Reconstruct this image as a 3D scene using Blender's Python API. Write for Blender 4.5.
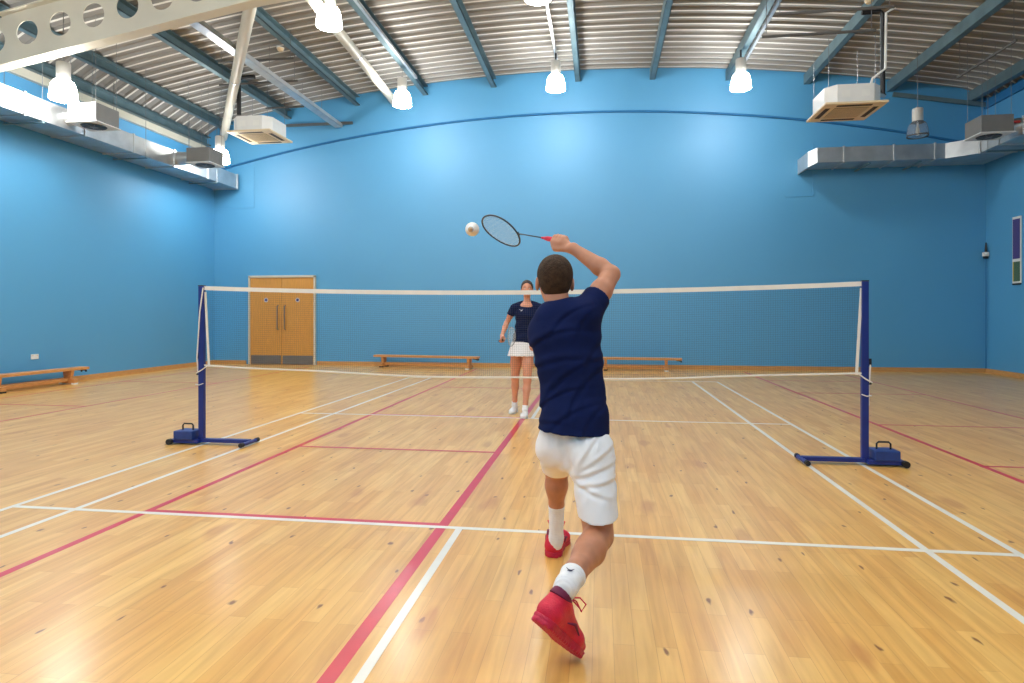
import bpy, math, random
import numpy as np
from mathutils import Vector, Matrix
random.seed(7)
SC = bpy.context.scene
COL = SC.collection
for o in list(bpy.data.objects): bpy.data.objects.remove(o)

# ------------------------------------------------------------------ camera, world, exposure
F_PX, CX, CY, CZ, YAW, HORIZON = 625.126, 0.8295, -5.6437, 1.2681, 0.1404, 315.28
cam = bpy.data.cameras.new('camera'); cam.sensor_width = 36.0; cam.lens = F_PX * 36 / 1024
cam.shift_y = (HORIZON - 341.5) / 1024; cam.clip_start = 0.05; cam.clip_end = 100      # level camera, verticals stay vertical
camo = bpy.data.objects.new('camera', cam); COL.objects.link(camo); SC.camera = camo
camo.location = (CX, CY, CZ); camo.rotation_euler = (math.pi / 2, 0, YAW)
world = bpy.data.worlds.new('world'); SC.world = world; world.use_nodes = True
world.node_tree.nodes['Background'].inputs[0].default_value = (0.8, 0.85, 0.9, 1)
world.node_tree.nodes['Background'].inputs[1].default_value = 0.3
SC.view_settings.view_transform = 'Standard'; SC.view_settings.look = 'None'
SC.view_settings.gamma = 1; SC.view_settings.use_curve_mapping = False
SC.view_settings.exposure = -0.34
LAMP_W = 18.0        # disk light in each lamp mouth
SHADE_E = 95.0       # glow of the frosted bell

# ------------------------------------------------------------------ materials
def lin(c):
    return tuple(((v / 255) / 12.92 if v / 255 <= 0.04045 else ((v / 255 + 0.055) / 1.055) ** 2.4) for v in c) + (1,)
def mat(name, rgb, rough=0.5, metal=0.0, var=0.08, scale=6.0, bump=0.0, bscale=60.0, spec=0.5, coat=0.0, coatr=0.3, stretch=(1, 1, 1), sub=0.0, emit=None, es=0):
    m = bpy.data.materials.new(name); m.use_nodes = True
    nt = m.node_tree; b = nt.nodes['Principled BSDF']
    b.inputs['Roughness'].default_value = rough; b.inputs['Metallic'].default_value = metal
    b.inputs['Specular IOR Level'].default_value = spec; b.inputs['Coat Weight'].default_value = coat; b.inputs['Coat Roughness'].default_value = coatr
    if sub: b.inputs['Subsurface Weight'].default_value = sub; b.inputs['Subsurface Radius'].default_value = (0.02, 0.008, 0.004); b.inputs['Subsurface Scale'].default_value = 0.5
    if emit: b.inputs['Emission Color'].default_value = lin(emit); b.inputs['Emission Strength'].default_value = es
    tc = nt.nodes.new('ShaderNodeTexCoord'); mp = nt.nodes.new('ShaderNodeMapping'); mp.inputs['Scale'].default_value = stretch
    nt.links.new(tc.outputs['Object'], mp.inputs[0])
    n = nt.nodes.new('ShaderNodeTexNoise'); n.inputs['Scale'].default_value = scale; n.inputs['Detail'].default_value = 4
    nt.links.new(mp.outputs[0], n.inputs['Vector'])
    r = nt.nodes.new('ShaderNodeValToRGB'); c = lin(rgb)
    r.color_ramp.elements[0].position = 0.3; r.color_ramp.elements[1].position = 0.7
    r.color_ramp.elements[0].color = tuple(v * (1 - var) for v in c[:3]) + (1,)
    r.color_ramp.elements[1].color = tuple(min(1, v * (1 + var)) for v in c[:3]) + (1,)
    nt.links.new(n.outputs[0], r.inputs[0]); nt.links.new(r.outputs[0], b.inputs['Base Color'])
    if bump:
        n2 = nt.nodes.new('ShaderNodeTexNoise'); n2.inputs['Scale'].default_value = bscale; n2.inputs['Detail'].default_value = 3
        nt.links.new(mp.outputs[0], n2.inputs['Vector'])
        bp = nt.nodes.new('ShaderNodeBump'); bp.inputs['Strength'].default_value = bump; bp.inputs['Distance'].default_value = 0.01
        nt.links.new(n2.outputs[0], bp.inputs['Height']); nt.links.new(bp.outputs[0], b.inputs['Normal'])
    return m

def wood_floor():
    m = bpy.data.materials.new('sprung_wood_floor'); m.use_nodes = True
    nt = m.node_tree; L = nt.links.new; b = nt.nodes['Principled BSDF']
    N = lambda t: nt.nodes.new('ShaderNode' + t)
    tc = N('TexCoord'); mp = N('Mapping'); mp.inputs['Rotation'].default_value = (0, 0, math.pi / 2)
    L(tc.outputs['Object'], mp.inputs[0])
    br = N('TexBrick'); br.offset = 0.37; br.offset_frequency = 2; br.squash = 1
    br.inputs['Scale'].default_value = 1; br.inputs['Brick Width'].default_value = 0.8; br.inputs['Row Height'].default_value = 0.08
    br.inputs['Mortar Size'].default_value = 0.0012; br.inputs['Mortar Smooth'].default_value = 0.3; br.inputs['Bias'].default_value = 0
    br.inputs['Color1'].default_value = (0, 0, 0, 1); br.inputs['Color2'].default_value = (1, 1, 1, 1); br.inputs['Mortar'].default_value = (0.3, 0.3, 0.3, 1)
    L(mp.outputs[0], br.inputs['Vector'])
    r = N('ValToRGB'); e = r.color_ramp.elements
    e[0].position = 0; e[0].color = lin((226, 173, 90)); e[1].position = 1; e[1].color = lin((240, 195, 112))
    k = e.new(0.5); k.color = lin((234, 184, 100))
    L(br.outputs['Color'], r.inputs[0])
    # grain, stretched along the boards (object Y)
    mg = N('Mapping'); mg.inputs['Scale'].default_value = (26, 1.6, 1); L(tc.outputs['Object'], mg.inputs[0])
    ng = N('TexNoise'); ng.inputs['Scale'].default_value = 1.0; ng.inputs['Detail'].default_value = 5; ng.inputs['Distortion'].default_value = 0.6; L(mg.outputs[0], ng.inputs[0])
    rg = N('ValToRGB'); rg.color_ramp.elements[0].position = 0.3; rg.color_ramp.elements[0].color = (0.80, 0.70, 0.58, 1)
    rg.color_ramp.elements[1].position = 0.62; rg.color_ramp.elements[1].color = (1.05, 1.04, 1.02, 1); L(ng.outputs[0], rg.inputs[0])
    mx = N('MixRGB'); mx.blend_type = 'MULTIPLY'; mx.inputs[0].default_value = 0.75; L(r.outputs[0], mx.inputs[1]); L(rg.outputs[0], mx.inputs[2])
    # broad warm patches
    mw = N('Mapping'); mw.inputs['Scale'].default_value = (4.0, 1.1, 1); L(tc.outputs['Object'], mw.inputs[0])
    nw = N('TexNoise'); nw.inputs['Scale'].default_value = 1.0; nw.inputs['Detail'].default_value = 3; L(mw.outputs[0], nw.inputs[0])
    rw = N('ValToRGB'); rw.color_ramp.elements[0].position = 0.35; rw.color_ramp.elements[0].color = (0.93, 0.82, 0.70, 1)
    rw.color_ramp.elements[1].position = 0.6; rw.color_ramp.elements[1].color = (1, 1, 1, 1); L(nw.outputs[0], rw.inputs[0])
    mx2 = N('MixRGB'); mx2.blend_type = 'MULTIPLY'; mx2.inputs[0].default_value = 0.7; L(mx.outputs[0], mx2.inputs[1]); L(rw.outputs[0], mx2.inputs[2])
    # dark knots
    def knots(sc, th, mixc, amt, prev, seed):
        mk = N('Mapping'); mk.inputs['Scale'].default_value = sc; mk.inputs['Location'].default_value = (seed, seed * 2, 0); L(tc.outputs['Object'], mk.inputs[0])
        nd = N('TexNoise'); nd.inputs['Scale'].default_value = 2.5; L(mk.outputs[0], nd.inputs[0])
        ad = N('MixRGB'); ad.inputs[0].default_value = 0.25; L(mk.outputs[0], ad.inputs[1]); L(nd.outputs['Color'], ad.inputs[2])
        v = N('TexVoronoi'); v.voronoi_dimensions = '2D'; v.inputs['Scale'].default_value = 1; v.inputs['Randomness'].default_value = 1; L(ad.outputs[0], v.inputs['Vector'])
        rk = N('ValToRGB'); rk.color_ramp.elements[0].position = th * 0.45; rk.color_ramp.elements[0].color = (1, 1, 1, 1)
        rk.color_ramp.elements[1].position = th; rk.color_ramp.elements[1].color = (0, 0, 0, 1); L(v.outputs['Distance'], rk.inputs[0])
        sp = N('SeparateColor'); L(v.outputs['Color'], sp.inputs[0])
        gt = N('Math'); gt.operation = 'GREATER_THAN'; gt.inputs[1].default_value = 0.5; L(sp.outputs[0], gt.inputs[0])
        mu = N('Math'); mu.operation = 'MULTIPLY'; L(rk.outputs[0], mu.inputs[0]); L(gt.outputs[0], mu.inputs[1])
        m2 = N('Math'); m2.operation = 'MULTIPLY'; m2.inputs[1].default_value = amt; L(mu.outputs[0], m2.inputs[0])
        x = N('MixRGB'); L(m2.outputs[0], x.inputs[0]); L(prev, x.inputs[1]); x.inputs[2].default_value = lin(mixc); return x.outputs[0]
    o = knots((6.5, 2.4, 1), 0.055, (112, 54, 16), 0.85, mx2.outputs[0], 3.1)
    o = knots((2.6, 0.9, 1), 0.12, (190, 118, 56), 0.5, o, 9.7)
    # joints between boards
    rj = N('MixRGB'); rj.blend_type = 'MULTIPLY'; mf = N('Math'); mf.operation = 'MULTIPLY'; mf.inputs[1].default_value = 0.35
    L(br.outputs['Fac'], mf.inputs[0]); L(mf.outputs[0], rj.inputs[0]); L(o, rj.inputs[1]); rj.inputs[2].default_value = (0.45, 0.3, 0.2, 1)
    L(rj.outputs[0], b.inputs['Base Color'])
    b.inputs['Roughness'].default_value = 0.34; b.inputs['Specular IOR Level'].default_value = 0.5
    b.inputs['Coat Weight'].default_value = 0.34; b.inputs['Coat Roughness'].default_value = 0.2
    bp = N('Bump'); bp.inputs['Strength'].default_value = 0.05; bp.inputs['Distance'].default_value = 0.01; L(nw.outputs[0], bp.inputs['Height']); L(bp.outputs[0], b.inputs['Normal']); L(bp.outputs[0], b.inputs['Coat Normal'])
    return m

M = dict(
    wall=mat('blue_wall_paint', (66, 151, 200), 0.6, var=0.02, scale=0.7, bump=0.03, bscale=3, spec=0.8, coat=0.9, coatr=0.6),
    trim_shadow_blue=mat('dark_blue_trim_and_shadow', (40, 112, 165), 0.5, var=0.03),  # blue of trim and conduit, also the shadow line of the far ledge
    floor=wood_floor(),
    white_line=mat('white_line_paint', (236, 232, 220), 0.3, var=0.03, scale=9, coat=0.3, coatr=0.2),
    red_line=mat('red_line_paint', (212, 26, 50), 0.3, var=0.05, scale=9, coat=0.3, coatr=0.2),
    deck_dark=mat('darkened_deck_metal', (140, 138, 133), 0.55, var=0.05, scale=1.2),  # recessed flats and slopes of the same deck, shade put into the tone
    deck=mat('lamplit_deck_metal', (222, 220, 212), 0.5, metal=0.0, var=0.05, scale=1.2),  # lamp light on the low ribs put into a paler colour
    purlin=mat('galvanised_purlin', (112, 136, 142), 0.45, metal=0.5, var=0.14, scale=3),
    galv=mat('galvanised_duct_steel', (190, 193, 194), 0.38, metal=0.85, var=0.12, scale=4),
    tray=mat('galvanised_cable_trunking', (196, 200, 202), 0.3, metal=0.6, var=0.1, scale=5),
    cream=mat('cream_steel_paint', (200, 195, 178), 0.45, var=0.04, scale=2),
    skirt_wood=mat('varnished_skirting_wood', (196, 146, 88), 0.35, var=0.12, scale=8, stretch=(1, 1, 8)),
    doorwood=mat('door_oak_veneer', (204, 146, 68), 0.38, var=0.10, scale=5, stretch=(9, 9, 0.8)),
    steel=mat('brushed_steel', (130, 132, 134), 0.35, metal=0.8, var=0.06),
    kick=mat('steel_kick_plate_finish', (122, 118, 114), 0.4, metal=0.4, var=0.06),
    bench=mat('varnished_bench_wood', (208, 146, 82), 0.35, var=0.15, scale=6, stretch=(2, 2, 9)),
    rubber=mat('black_rubber', (28, 28, 30), 0.6, var=0.1),
    black=mat('black_plastic', (22, 22, 24), 0.45, var=0.1),
    navy_steel=mat('blue_powder_coat', (24, 46, 128), 0.4, var=0.08, scale=8),
    navy_box=mat('blue_weight_paint', (32, 62, 132), 0.5, var=0.15, scale=10),
    tape=mat('white_net_tape', (238, 234, 224), 0.7, var=0.04, scale=10),
    cord=mat('brown_net_cord', (76, 84, 88), 0.8, var=0.1, scale=10),
    rail=mat('dark_steel_rail', (92, 90, 86), 0.6, var=0.1),
    plastic=mat('white_plastic', (226, 226, 220), 0.4, var=0.03),
    offwhite=mat('cream_plastic_panel', (222, 200, 160), 0.45, var=0.04),
    ac_grille=mat('beige_grille', (122, 108, 82), 0.6, var=0.1, scale=30),
    dark_slot=mat('dark_air_slot', (58, 44, 30), 0.7, var=0.1),
    unit_grey=mat('grey_coated_sheet', (124, 122, 118), 0.5, metal=0.1, var=0.05),
    unit_white=mat('white_coated_sheet', (222, 222, 218), 0.4, var=0.03),
    lampgrey=mat('lamp_housing_grey', (196, 194, 188), 0.45, var=0.05),
    glow=mat('glowing_frosted_shade', (255, 252, 244), 0.3, emit=(254, 252, 248), es=SHADE_E),
    clear=None,
    skin_m=mat('tanned_skin', (196, 134, 102), 0.5, var=0.10, scale=16, sub=0.12, bump=0.05, bscale=120),
    skin_f=mat('pale_skin', (216, 152, 122), 0.5, var=0.08, scale=16, sub=0.12),
    hair_m=mat('short_brown_hair', (66, 48, 34), 0.75, var=0.35, scale=60, bump=0.7, bscale=260, spec=0.25),
    hair_f=mat('dark_brown_hair', (44, 32, 28), 0.6, var=0.2, scale=30, bump=0.3, bscale=120),
    navy=mat('navy_sports_fabric', (13, 27, 72), 0.85, var=0.10, scale=9, bump=0.12, bscale=40, spec=0.15),
    navy2=mat('dark_navy_sports_fabric', (20, 30, 66), 0.85, var=0.15, scale=9, bump=0.1, bscale=40, spec=0.15),
    shorts=mat('white_sports_fabric', (244, 245, 248), 0.75, var=0.03, scale=6, bump=0.12, bscale=30, spec=0.3),
    sock=mat('white_sock_knit', (246, 246, 248), 0.9, var=0.03, scale=40, bump=0.25, bscale=300),
    shoe=mat('crimson_shoe_mesh', (222, 26, 62), 0.5, var=0.10, scale=40, bump=0.25, bscale=220),
    shoe_dark=mat('dark_magenta_shoe_lining', (112, 14, 62), 0.6, var=0.1),
    sole=mat('crimson_rubber_sole', (196, 22, 64), 0.5, var=0.15, scale=40, bump=0.3, bscale=90),
    lace=mat('red_shoelace', (228, 34, 64), 0.6, var=0.08),
    shoe_w=mat('white_trainer_leather', (234, 234, 232), 0.45, var=0.04),
    sole_w=mat('pale_rubber_sole', (206, 214, 212), 0.5, var=0.04),
    grip=mat('red_racket_grip', (216, 30, 66), 0.6, var=0.1, scale=50, bump=0.3, bscale=160),
    frame=mat('dark_graphite_frame', (44, 58, 74), 0.3, var=0.1),
    frame_w=mat('grey_graphite_frame', (150, 156, 160), 0.3, var=0.1),
    string=mat('pale_racket_string', (206, 218, 224), 0.4, var=0.04),
    cork=mat('shuttle_cork', (206, 176, 140), 0.6, var=0.12, scale=80),
    feather=mat('white_feather', (244, 242, 236), 0.6, var=0.03, scale=60),
    logo=mat('dark_blue_emblem_print', (24, 30, 70), 0.6, var=0.05),
    logo_w=mat('white_emblem_print', (220, 224, 232), 0.6, var=0.03),
    lips=mat('rose_lips', (178, 92, 84), 0.5, var=0.05),
    eyew=mat('eye_white', (226, 222, 216), 0.3, var=0.02),
    iris=mat('brown_iris', (58, 38, 26), 0.2, var=0.1),
    poster_p=mat('violet_poster_print', (74, 66, 128), 0.4, var=0.25, scale=40, stretch=(1, 1, 3)),
    poster_g=mat('green_poster_print', (74, 104, 78), 0.4, var=0.25, scale=40),
    poster_y=mat('yellow_poster_edge', (190, 168, 70), 0.4, var=0.1),
    sign_blue=mat('blue_door_disc', (60, 66, 130), 0.4, var=0.05),
    sign_rim=mat('pale_door_disc_rim', (196, 190, 186), 0.4, var=0.03),
    red_paint=mat('red_valve_paint', (186, 52, 44), 0.4, var=0.05),
)
def clear_mat():
    m = bpy.data.materials.new('clear_prismatic_shade'); m.use_nodes = True; b = m.node_tree.nodes['Principled BSDF']
    b.inputs['Base Color'].default_value = (0.86, 0.88, 0.9, 1); b.inputs['Roughness'].default_value = 0.1
    b.inputs['Transmission Weight'].default_value = 0.92; b.inputs['IOR'].default_value = 1.3
    n = m.node_tree.nodes.new('ShaderNodeTexWave'); n.inputs['Scale'].default_value = 14
    tc = m.node_tree.nodes.new('ShaderNodeTexCoord'); m.node_tree.links.new(tc.outputs['Object'], n.inputs[0])
    bp = m.node_tree.nodes.new('ShaderNodeBump'); bp.inputs['Strength'].default_value = 0.3
    m.node_tree.links.new(n.outputs[1], bp.inputs['Height']); m.node_tree.links.new(bp.outputs[0], b.inputs['Normal'])
    return m
M['clear'] = clear_mat()

# ------------------------------------------------------------------ mesh helpers
class MB:
    def __init__(s): s.v = []; s.f = []
    def add(s, vs, fs):
        n = len(s.v); s.v += [tuple(v) for v in vs]; s.f += [tuple(i + n for i in f) for f in fs]; return s
    def box(s, x0, x1, y0, y1, z0, z1):
        return s.add([(x0, y0, z0), (x1, y0, z0), (x1, y1, z0), (x0, y1, z0), (x0, y0, z1), (x1, y0, z1), (x1, y1, z1), (x0, y1, z1)],
                     [(0, 3, 2, 1), (4, 5, 6, 7), (0, 1, 5, 4), (1, 2, 6, 5), (2, 3, 7, 6), (3, 0, 4, 7)])
    def tube(s, pts, r, n=10, caps=True, flat=None):
        pts = [Vector(p) for p in pts]; rr = r if isinstance(r, (list, tuple)) else [r] * len(pts)
        rings = []; up = None
        for i, p in enumerate(pts):
            t = (pts[min(i + 1, len(pts) - 1)] - pts[max(i - 1, 0)]).normalized()
            if up is None:
                up = Vector((0, 0, 1)) if abs(t.z) < 0.9 else Vector((1, 0, 0))
            a = t.cross(up).normalized(); up = a.cross(t).normalized()
            rings.append([p + (a * math.cos(2 * math.pi * k / n) + up * math.sin(2 * math.pi * k / n)) * rr[i] for k in range(n)])
        b0 = len(s.v); s.v += [tuple(v) for rg in rings for v in rg]
        for i in range(len(pts) - 1):
            for k in range(n):
                a = b0 + i * n + k; b = b0 + i * n + (k + 1) % n
                s.f.append((a, b, b + n, a + n))
        if caps:
            s.f.append(tuple(b0 + k for k in reversed(range(n)))); e = b0 + (len(pts) - 1) * n; s.f.append(tuple(e + k for k in range(n)))
        return s
    def bar(s, a, b, w, h, up=(0, 0, 1)):
        a = Vector(a); b = Vector(b); t = (b - a).normalized(); sd = t.cross(Vector(up)).normalized(); u = sd.cross(t)
        vs = [p + sd * (sx * w / 2) + u * (sz * h / 2) for p in (a, b) for sx, sz in ((-1, -1), (1, -1), (1, 1), (-1, 1))]
        return s.add(vs, [(0, 1, 2, 3)[::-1], (4, 5, 6, 7), (0, 4, 5, 1)[::-1], (1, 5, 6, 2)[::-1], (2, 6, 7, 3)[::-1], (3, 7, 4, 0)[::-1]])
    def lathe(s, prof, c=(0, 0, 0), n=32, caps=True):
        b0 = len(s.v)
        for r, z in prof:
            for k in range(n): s.v.append((c[0] + r * math.cos(2 * math.pi * k / n), c[1] + r * math.sin(2 * math.pi * k / n), c[2] + z))
        for i in range(len(prof) - 1):
            for k in range(n):
                a = b0 + i * n + k; b = b0 + i * n + (k + 1) % n
                s.f.append((a, b, b + n, a + n))
        if caps:
            s.f.append(tuple(b0 + k for k in reversed(range(n)))); e = b0 + (len(prof) - 1) * n; s.f.append(tuple(e + k for k in range(n)))
        return s
    def build(s, name, m, parent=None, smooth=False, bevel=0, label=None, M4=None):
        me = bpy.data.meshes.new(name); me.from_pydata(s.v, [], s.f); me.update()
        o = bpy.data.objects.new(name, me); COL.objects.link(o)
        me.materials.append(M[m] if isinstance(m, str) else m)
        if smooth:
            me.polygons.foreach_set('use_smooth', [True] * len(me.polygons))
            if smooth != 'all':
                me.set_sharp_from_angle(angle=math.radians(40))
        if bevel:
            b = o.modifiers.new('bevel', 'BEVEL'); b.width = bevel; b.segments = 2; b.limit_method = 'ANGLE'
        if parent: o.parent = parent
        if label: o['label'] = label
        return o
def tag(o, label, cat=None, group=None, kind=None):
    o['label'] = label
    if cat: o['category'] = cat
    if group: o['group'] = group
    if kind: o['kind'] = kind
    return o
def empty(name, loc=(0, 0, 0), rz=0):
    o = bpy.data.objects.new(name, None); COL.objects.link(o); o.location = loc; o.rotation_euler = (0, 0, rz); o.empty_display_size = 0.1
    return o
def struct(o, label=None):
    o['kind'] = 'structure'
    if label: o['label'] = label
    return o
def copy_tree(o, parent=None):
    c = o.copy(); COL.objects.link(c)
    if parent: c.parent = parent
    for ch in list(o.children): copy_tree(ch, c)
    return c
def box(x0, x1, y0, y1, z0, z1): return MB().box(x0, x1, y0, y1, z0, z1)

# ------------------------------------------------------------------ room shell
XL, XR, YF, YN = -9.16, 9.24, 9.45, -9.6
def roof(x): return 7.11 - 0.0113 * x * x - 0.45 * max(0.0, abs(x) - 8.7) ** 2
fl = struct(box(XL, XR, YN, YF, -0.1, 0).build('floor', 'floor'), 'glossy pale wooden sports floor with knots and painted court lines')
struct(box(XL - 0.5, XR + 0.15, YF, YF + 0.15, -0.1, 7.25).build('wall_far', 'wall'), 'light blue painted far end wall under the arched roof')
struct(box(XL - 0.5, XL, YN, YF, -0.1, 4.7).box(XL - 0.5, XL - 0.30, YN, YF, 4.7, 6.3).build('wall_left', 'wall'), 'blue painted long wall on the left')
struct(box(XR, XR + 0.15, YN, YF, -0.1, 6.3).build('wall_right', 'wall'), 'blue painted long wall on the right')
struct(box(XL - 0.5, XR + 0.15, YN - 0.15, YN, -0.1, 7.25).build('wall_near', 'wall'))
# ceiling: arched corrugated steel deck, ribs run across the hall
mb = MB(); ys = []; y = YF + 0.02
while y > YN - 0.2:
    ys += [(y, 0.05), (y - 0.17, 0.05), (y - 0.195, 0.0), (y - 0.245, 0.0)]; y -= 0.27
xs = [XL - 0.45 + (XR - XL + 0.6) * i / 60 for i in range(61)]
vs = [(x, yy, roof(x) + dz) for x in xs for yy, dz in ys]; n = len(ys)
fs = [(i * n + j, i * n + j + 1, (i + 1) * n + j + 1, (i + 1) * n + j) for i in range(60) for j in range(n - 1)]
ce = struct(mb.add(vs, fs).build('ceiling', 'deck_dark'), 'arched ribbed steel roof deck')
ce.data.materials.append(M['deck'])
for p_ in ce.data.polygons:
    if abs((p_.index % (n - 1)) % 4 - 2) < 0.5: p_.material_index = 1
sd = ce.modifiers.new('solid', 'SOLIDIFY'); sd.thickness = 0.02; sd.offset = 1
# arched ledge on the far wall, its shadow gap painted as darker blue
def arc(x): return 6.145 - 0.0135 * (x + 0.05) ** 2
mb = MB()
for i in range(48):
    x0 = XL + (XR - XL) * i / 48; x1 = XL + (XR - XL) * (i + 1) / 48
    mb.add([(x0, YF, arc(x0) - 0.03), (x1, YF, arc(x1) - 0.03), (x1, YF, arc(x1) + 0.02), (x0, YF, arc(x0) + 0.02),
            (x0, YF - 0.05, arc(x0) - 0.03), (x1, YF - 0.05, arc(x1) - 0.03), (x1, YF - 0.03, arc(x1) + 0.02), (x0, YF - 0.03, arc(x0) + 0.02)],
           [(4, 5, 6, 7), (0, 1, 5, 4), (3, 7, 6, 2)])
struct(mb.build('trim_1', 'trim_shadow_blue'), 'arched ledge across the far wall with its shadow line coloured dark blue')
struct(box(XL - 0.30, XL - 0.21, YN, YF - 0.03, 5.53, 5.74).build('trim_2', 'cream'), 'cream edge beam along the top of the left wall')
struct(box(XR - 0.06, XR, YN, YF - 0.03, 5.80, 5.98).build('trim_3', 'trim_shadow_blue'), 'dark blue edge beam along the top of the right wall')
mb = MB().box(5.02, 5.65, YF - 0.012, YF, 3.98, 4.02).box(5.63, 5.66, YF - 0.012, YF, 4.0, 5.2)
struct(mb.build('trim_4', 'wall'), 'edges of a painted panel below the right duct end')
mb = MB().box(-9.1, -8.05, YF - 0.012, YF, 4.05, 4.08).box(-8.07, -8.045, YF - 0.012, YF, 4.05, 5.1)
struct(mb.build('trim_5', 'wall'), 'edges of a painted panel below the left duct end')
struct(box(-8.3 + 0.0 + 1.98, XR, YF - 0.025, YF, 0, 0.10).build('baseboard_far', 'skirt_wood'), 'varnished wooden skirting on the far wall')
struct(box(XL, -8.26, YF - 0.025, YF, 0, 0.10).build('baseboard_corner', 'skirt_wood'))
struct(box(XL, XL + 0.025, YN, YF, 0, 0.10).build('baseboard_left', 'skirt_wood'), 'varnished wooden skirting on the left wall')
struct(box(XR - 0.025, XR, YN, YF, 0, 0.10).build('baseboard_right', 'skirt_wood'), 'varnished wooden skirting on the right wall')

# court lines (painted strips, parts of the floor)
def line(x0, y0, x1, y1, col, w=0.04, lift=0.0):
    h = 0.0016 + lift if col == 'white' else 0.0010 + lift
    if abs(x1 - x0) < 1e-6: b = box(x0 - w / 2, x0 + w / 2, min(y0, y1), max(y0, y1), 0.0002, h)
    else: b = box(min(x0, x1), max(x0, x1), y0 - w / 2, y0 + w / 2, 0.0002, h)
    b.build(col + '_court_line', col + '_line', fl, label=col + ' painted court line')
for X in (-3.03, -2.57, 2.57, 3.03): line(X, -6.7, X, 6.7, 'white')
line(0, -6.7, 0, -2.0, 'white'); line(0, 2.0, 0, 6.7, 'white')
for Y in (-6.68, -5.94, -2.0, 2.0, 5.94, 6.68):
    if Y != 5.94: line(-3.05, Y, 3.05, Y, 'white', lift=0.0004)
line(-2.07, -9.0, -2.07, 8.9, 'red', 0.05); line(-0.11, -9.0, -0.11, 8.9, 'red', 0.062); line(4.01, -9.0, 4.01, 8.9, 'red', 0.05)
line(5.97, -9.0, 5.97, 9.0, 'red', 0.04); line(-6.27, -9, -6.27, 8.9, 'red', 0.04); line(-8.23, -9, -8.23, 9.0, 'red', 0.04)
for Y in (-1.955, 0.06, 2.045, 5.12): line(-2.07, Y, -0.11, Y, 'red', 0.045, 0.0002)
for Y in (0.11, 2.13, 5.15, 7.1): line(4.01, Y, 5.97, Y, 'red', 0.04, 0.0002)
for Y in (2.16, 5.18): line(-8.23, Y, -6.27, Y, 'red', 0.04, 0.0002)

# ------------------------------------------------------------------ double door
dr = struct(empty('door_1', (-7.26, YF, 0)), 'oak veneered double door with steel kick plates and long pull handles')
DW = 0.868; DH = 2.235
mb = MB().box(-DW - 0.045, -DW, -0.07, 0, 0, DH + 0.05).box(DW, DW + 0.045, -0.07, 0, 0, DH + 0.05).box(-DW - 0.045, DW + 0.045, -0.07, 0, DH, DH + 0.055)
mb.build('door_frame', 'cream', dr, bevel=0.004)
for s, nm in ((-1, 'left'), (1, 'right')):
    x0, x1 = (-DW + 0.004, -0.004) if s < 0 else (0.004, DW - 0.004)
    lf = box(x0, x1, -0.045, -0.002, 0.008, DH - 0.004).build('door_leaf', 'doorwood', dr, bevel=0.003)
    box(x0 + 0.02, x1 - 0.02, -0.049, -0.045, 0.015, 0.24).build('kick_plate', 'kick', lf)
    hx = s * 0.10
    MB().tube([(hx, -0.047, 1.52), (hx, -0.10, 1.50), (hx, -0.10, 0.92), (hx, -0.047, 0.90)], 0.013, 10).build('pull_handle', 'steel', lf, smooth=True)
    dx = s * 0.43
    m2 = MB(); m2.lathe([(0.0, 0), (0.058, 0), (0.058, 0.003)], n=24)
    d = m2.build('door_sign', 'sign_rim', lf, smooth=True); d.location = (dx, -0.0455, 1.66); d.rotation_euler = (math.pi / 2, 0, 0)
    m2 = MB(); m2.lathe([(0.0, 0.002), (0.036, 0.002), (0.036, 0.005)], n=24)
    d = m2.build('door_sign_disc', 'sign_blue', lf, smooth=True); d.location = (dx, -0.0455, 1.66); d.rotation_euler = (math.pi / 2, 0, 0)

# ------------------------------------------------------------------ roof steel
for i, X in enumerate([-9.37, -8.75, -7.14, -5.30, -3.53, -1.81, 0.24, 1.99, 3.72, 5.44, 7.21, 8.88]):
    t = roof(X); mb = MB(); w = 0.12; h = 0.23; k = 0.014
    mb.box(X - k / 2, X + k / 2, YN, YF, t - h, t - 0.004).box(X, X + w, YN, YF, t - k - 0.004, t - 0.004).box(X, X + w, YN, YF, t - h, t - h + k)
    mb.box(X + w - k, X + w, YN, YF, t - h, t - h + 0.03)
    names = ['outermost on the left, lying on the cream band', 'second from the left wall, above the left fan boxes', 'ending behind the white diagonal tube, third from the left wall', 'passing over the left cassette unit, fourth from the left wall',
             'beside the lamp row left of centre', 'between the left lamp row and the roof crown', 'at the crown of the roof, right of the hanging central lamps',
             'just right of the roof crown, between two lamp rows', 'running above the glowing lamp right of centre', 'crossing behind the right cassette unit', 'between the cassette unit and the unlit lamp', 'outermost on the right, near the corner']
    tag(mb.build('roof_purlin', 'purlin'), 'galvanised steel roof purlin ' + names[i], 'roof beam', 'steel purlins running the length of the roof')

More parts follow.
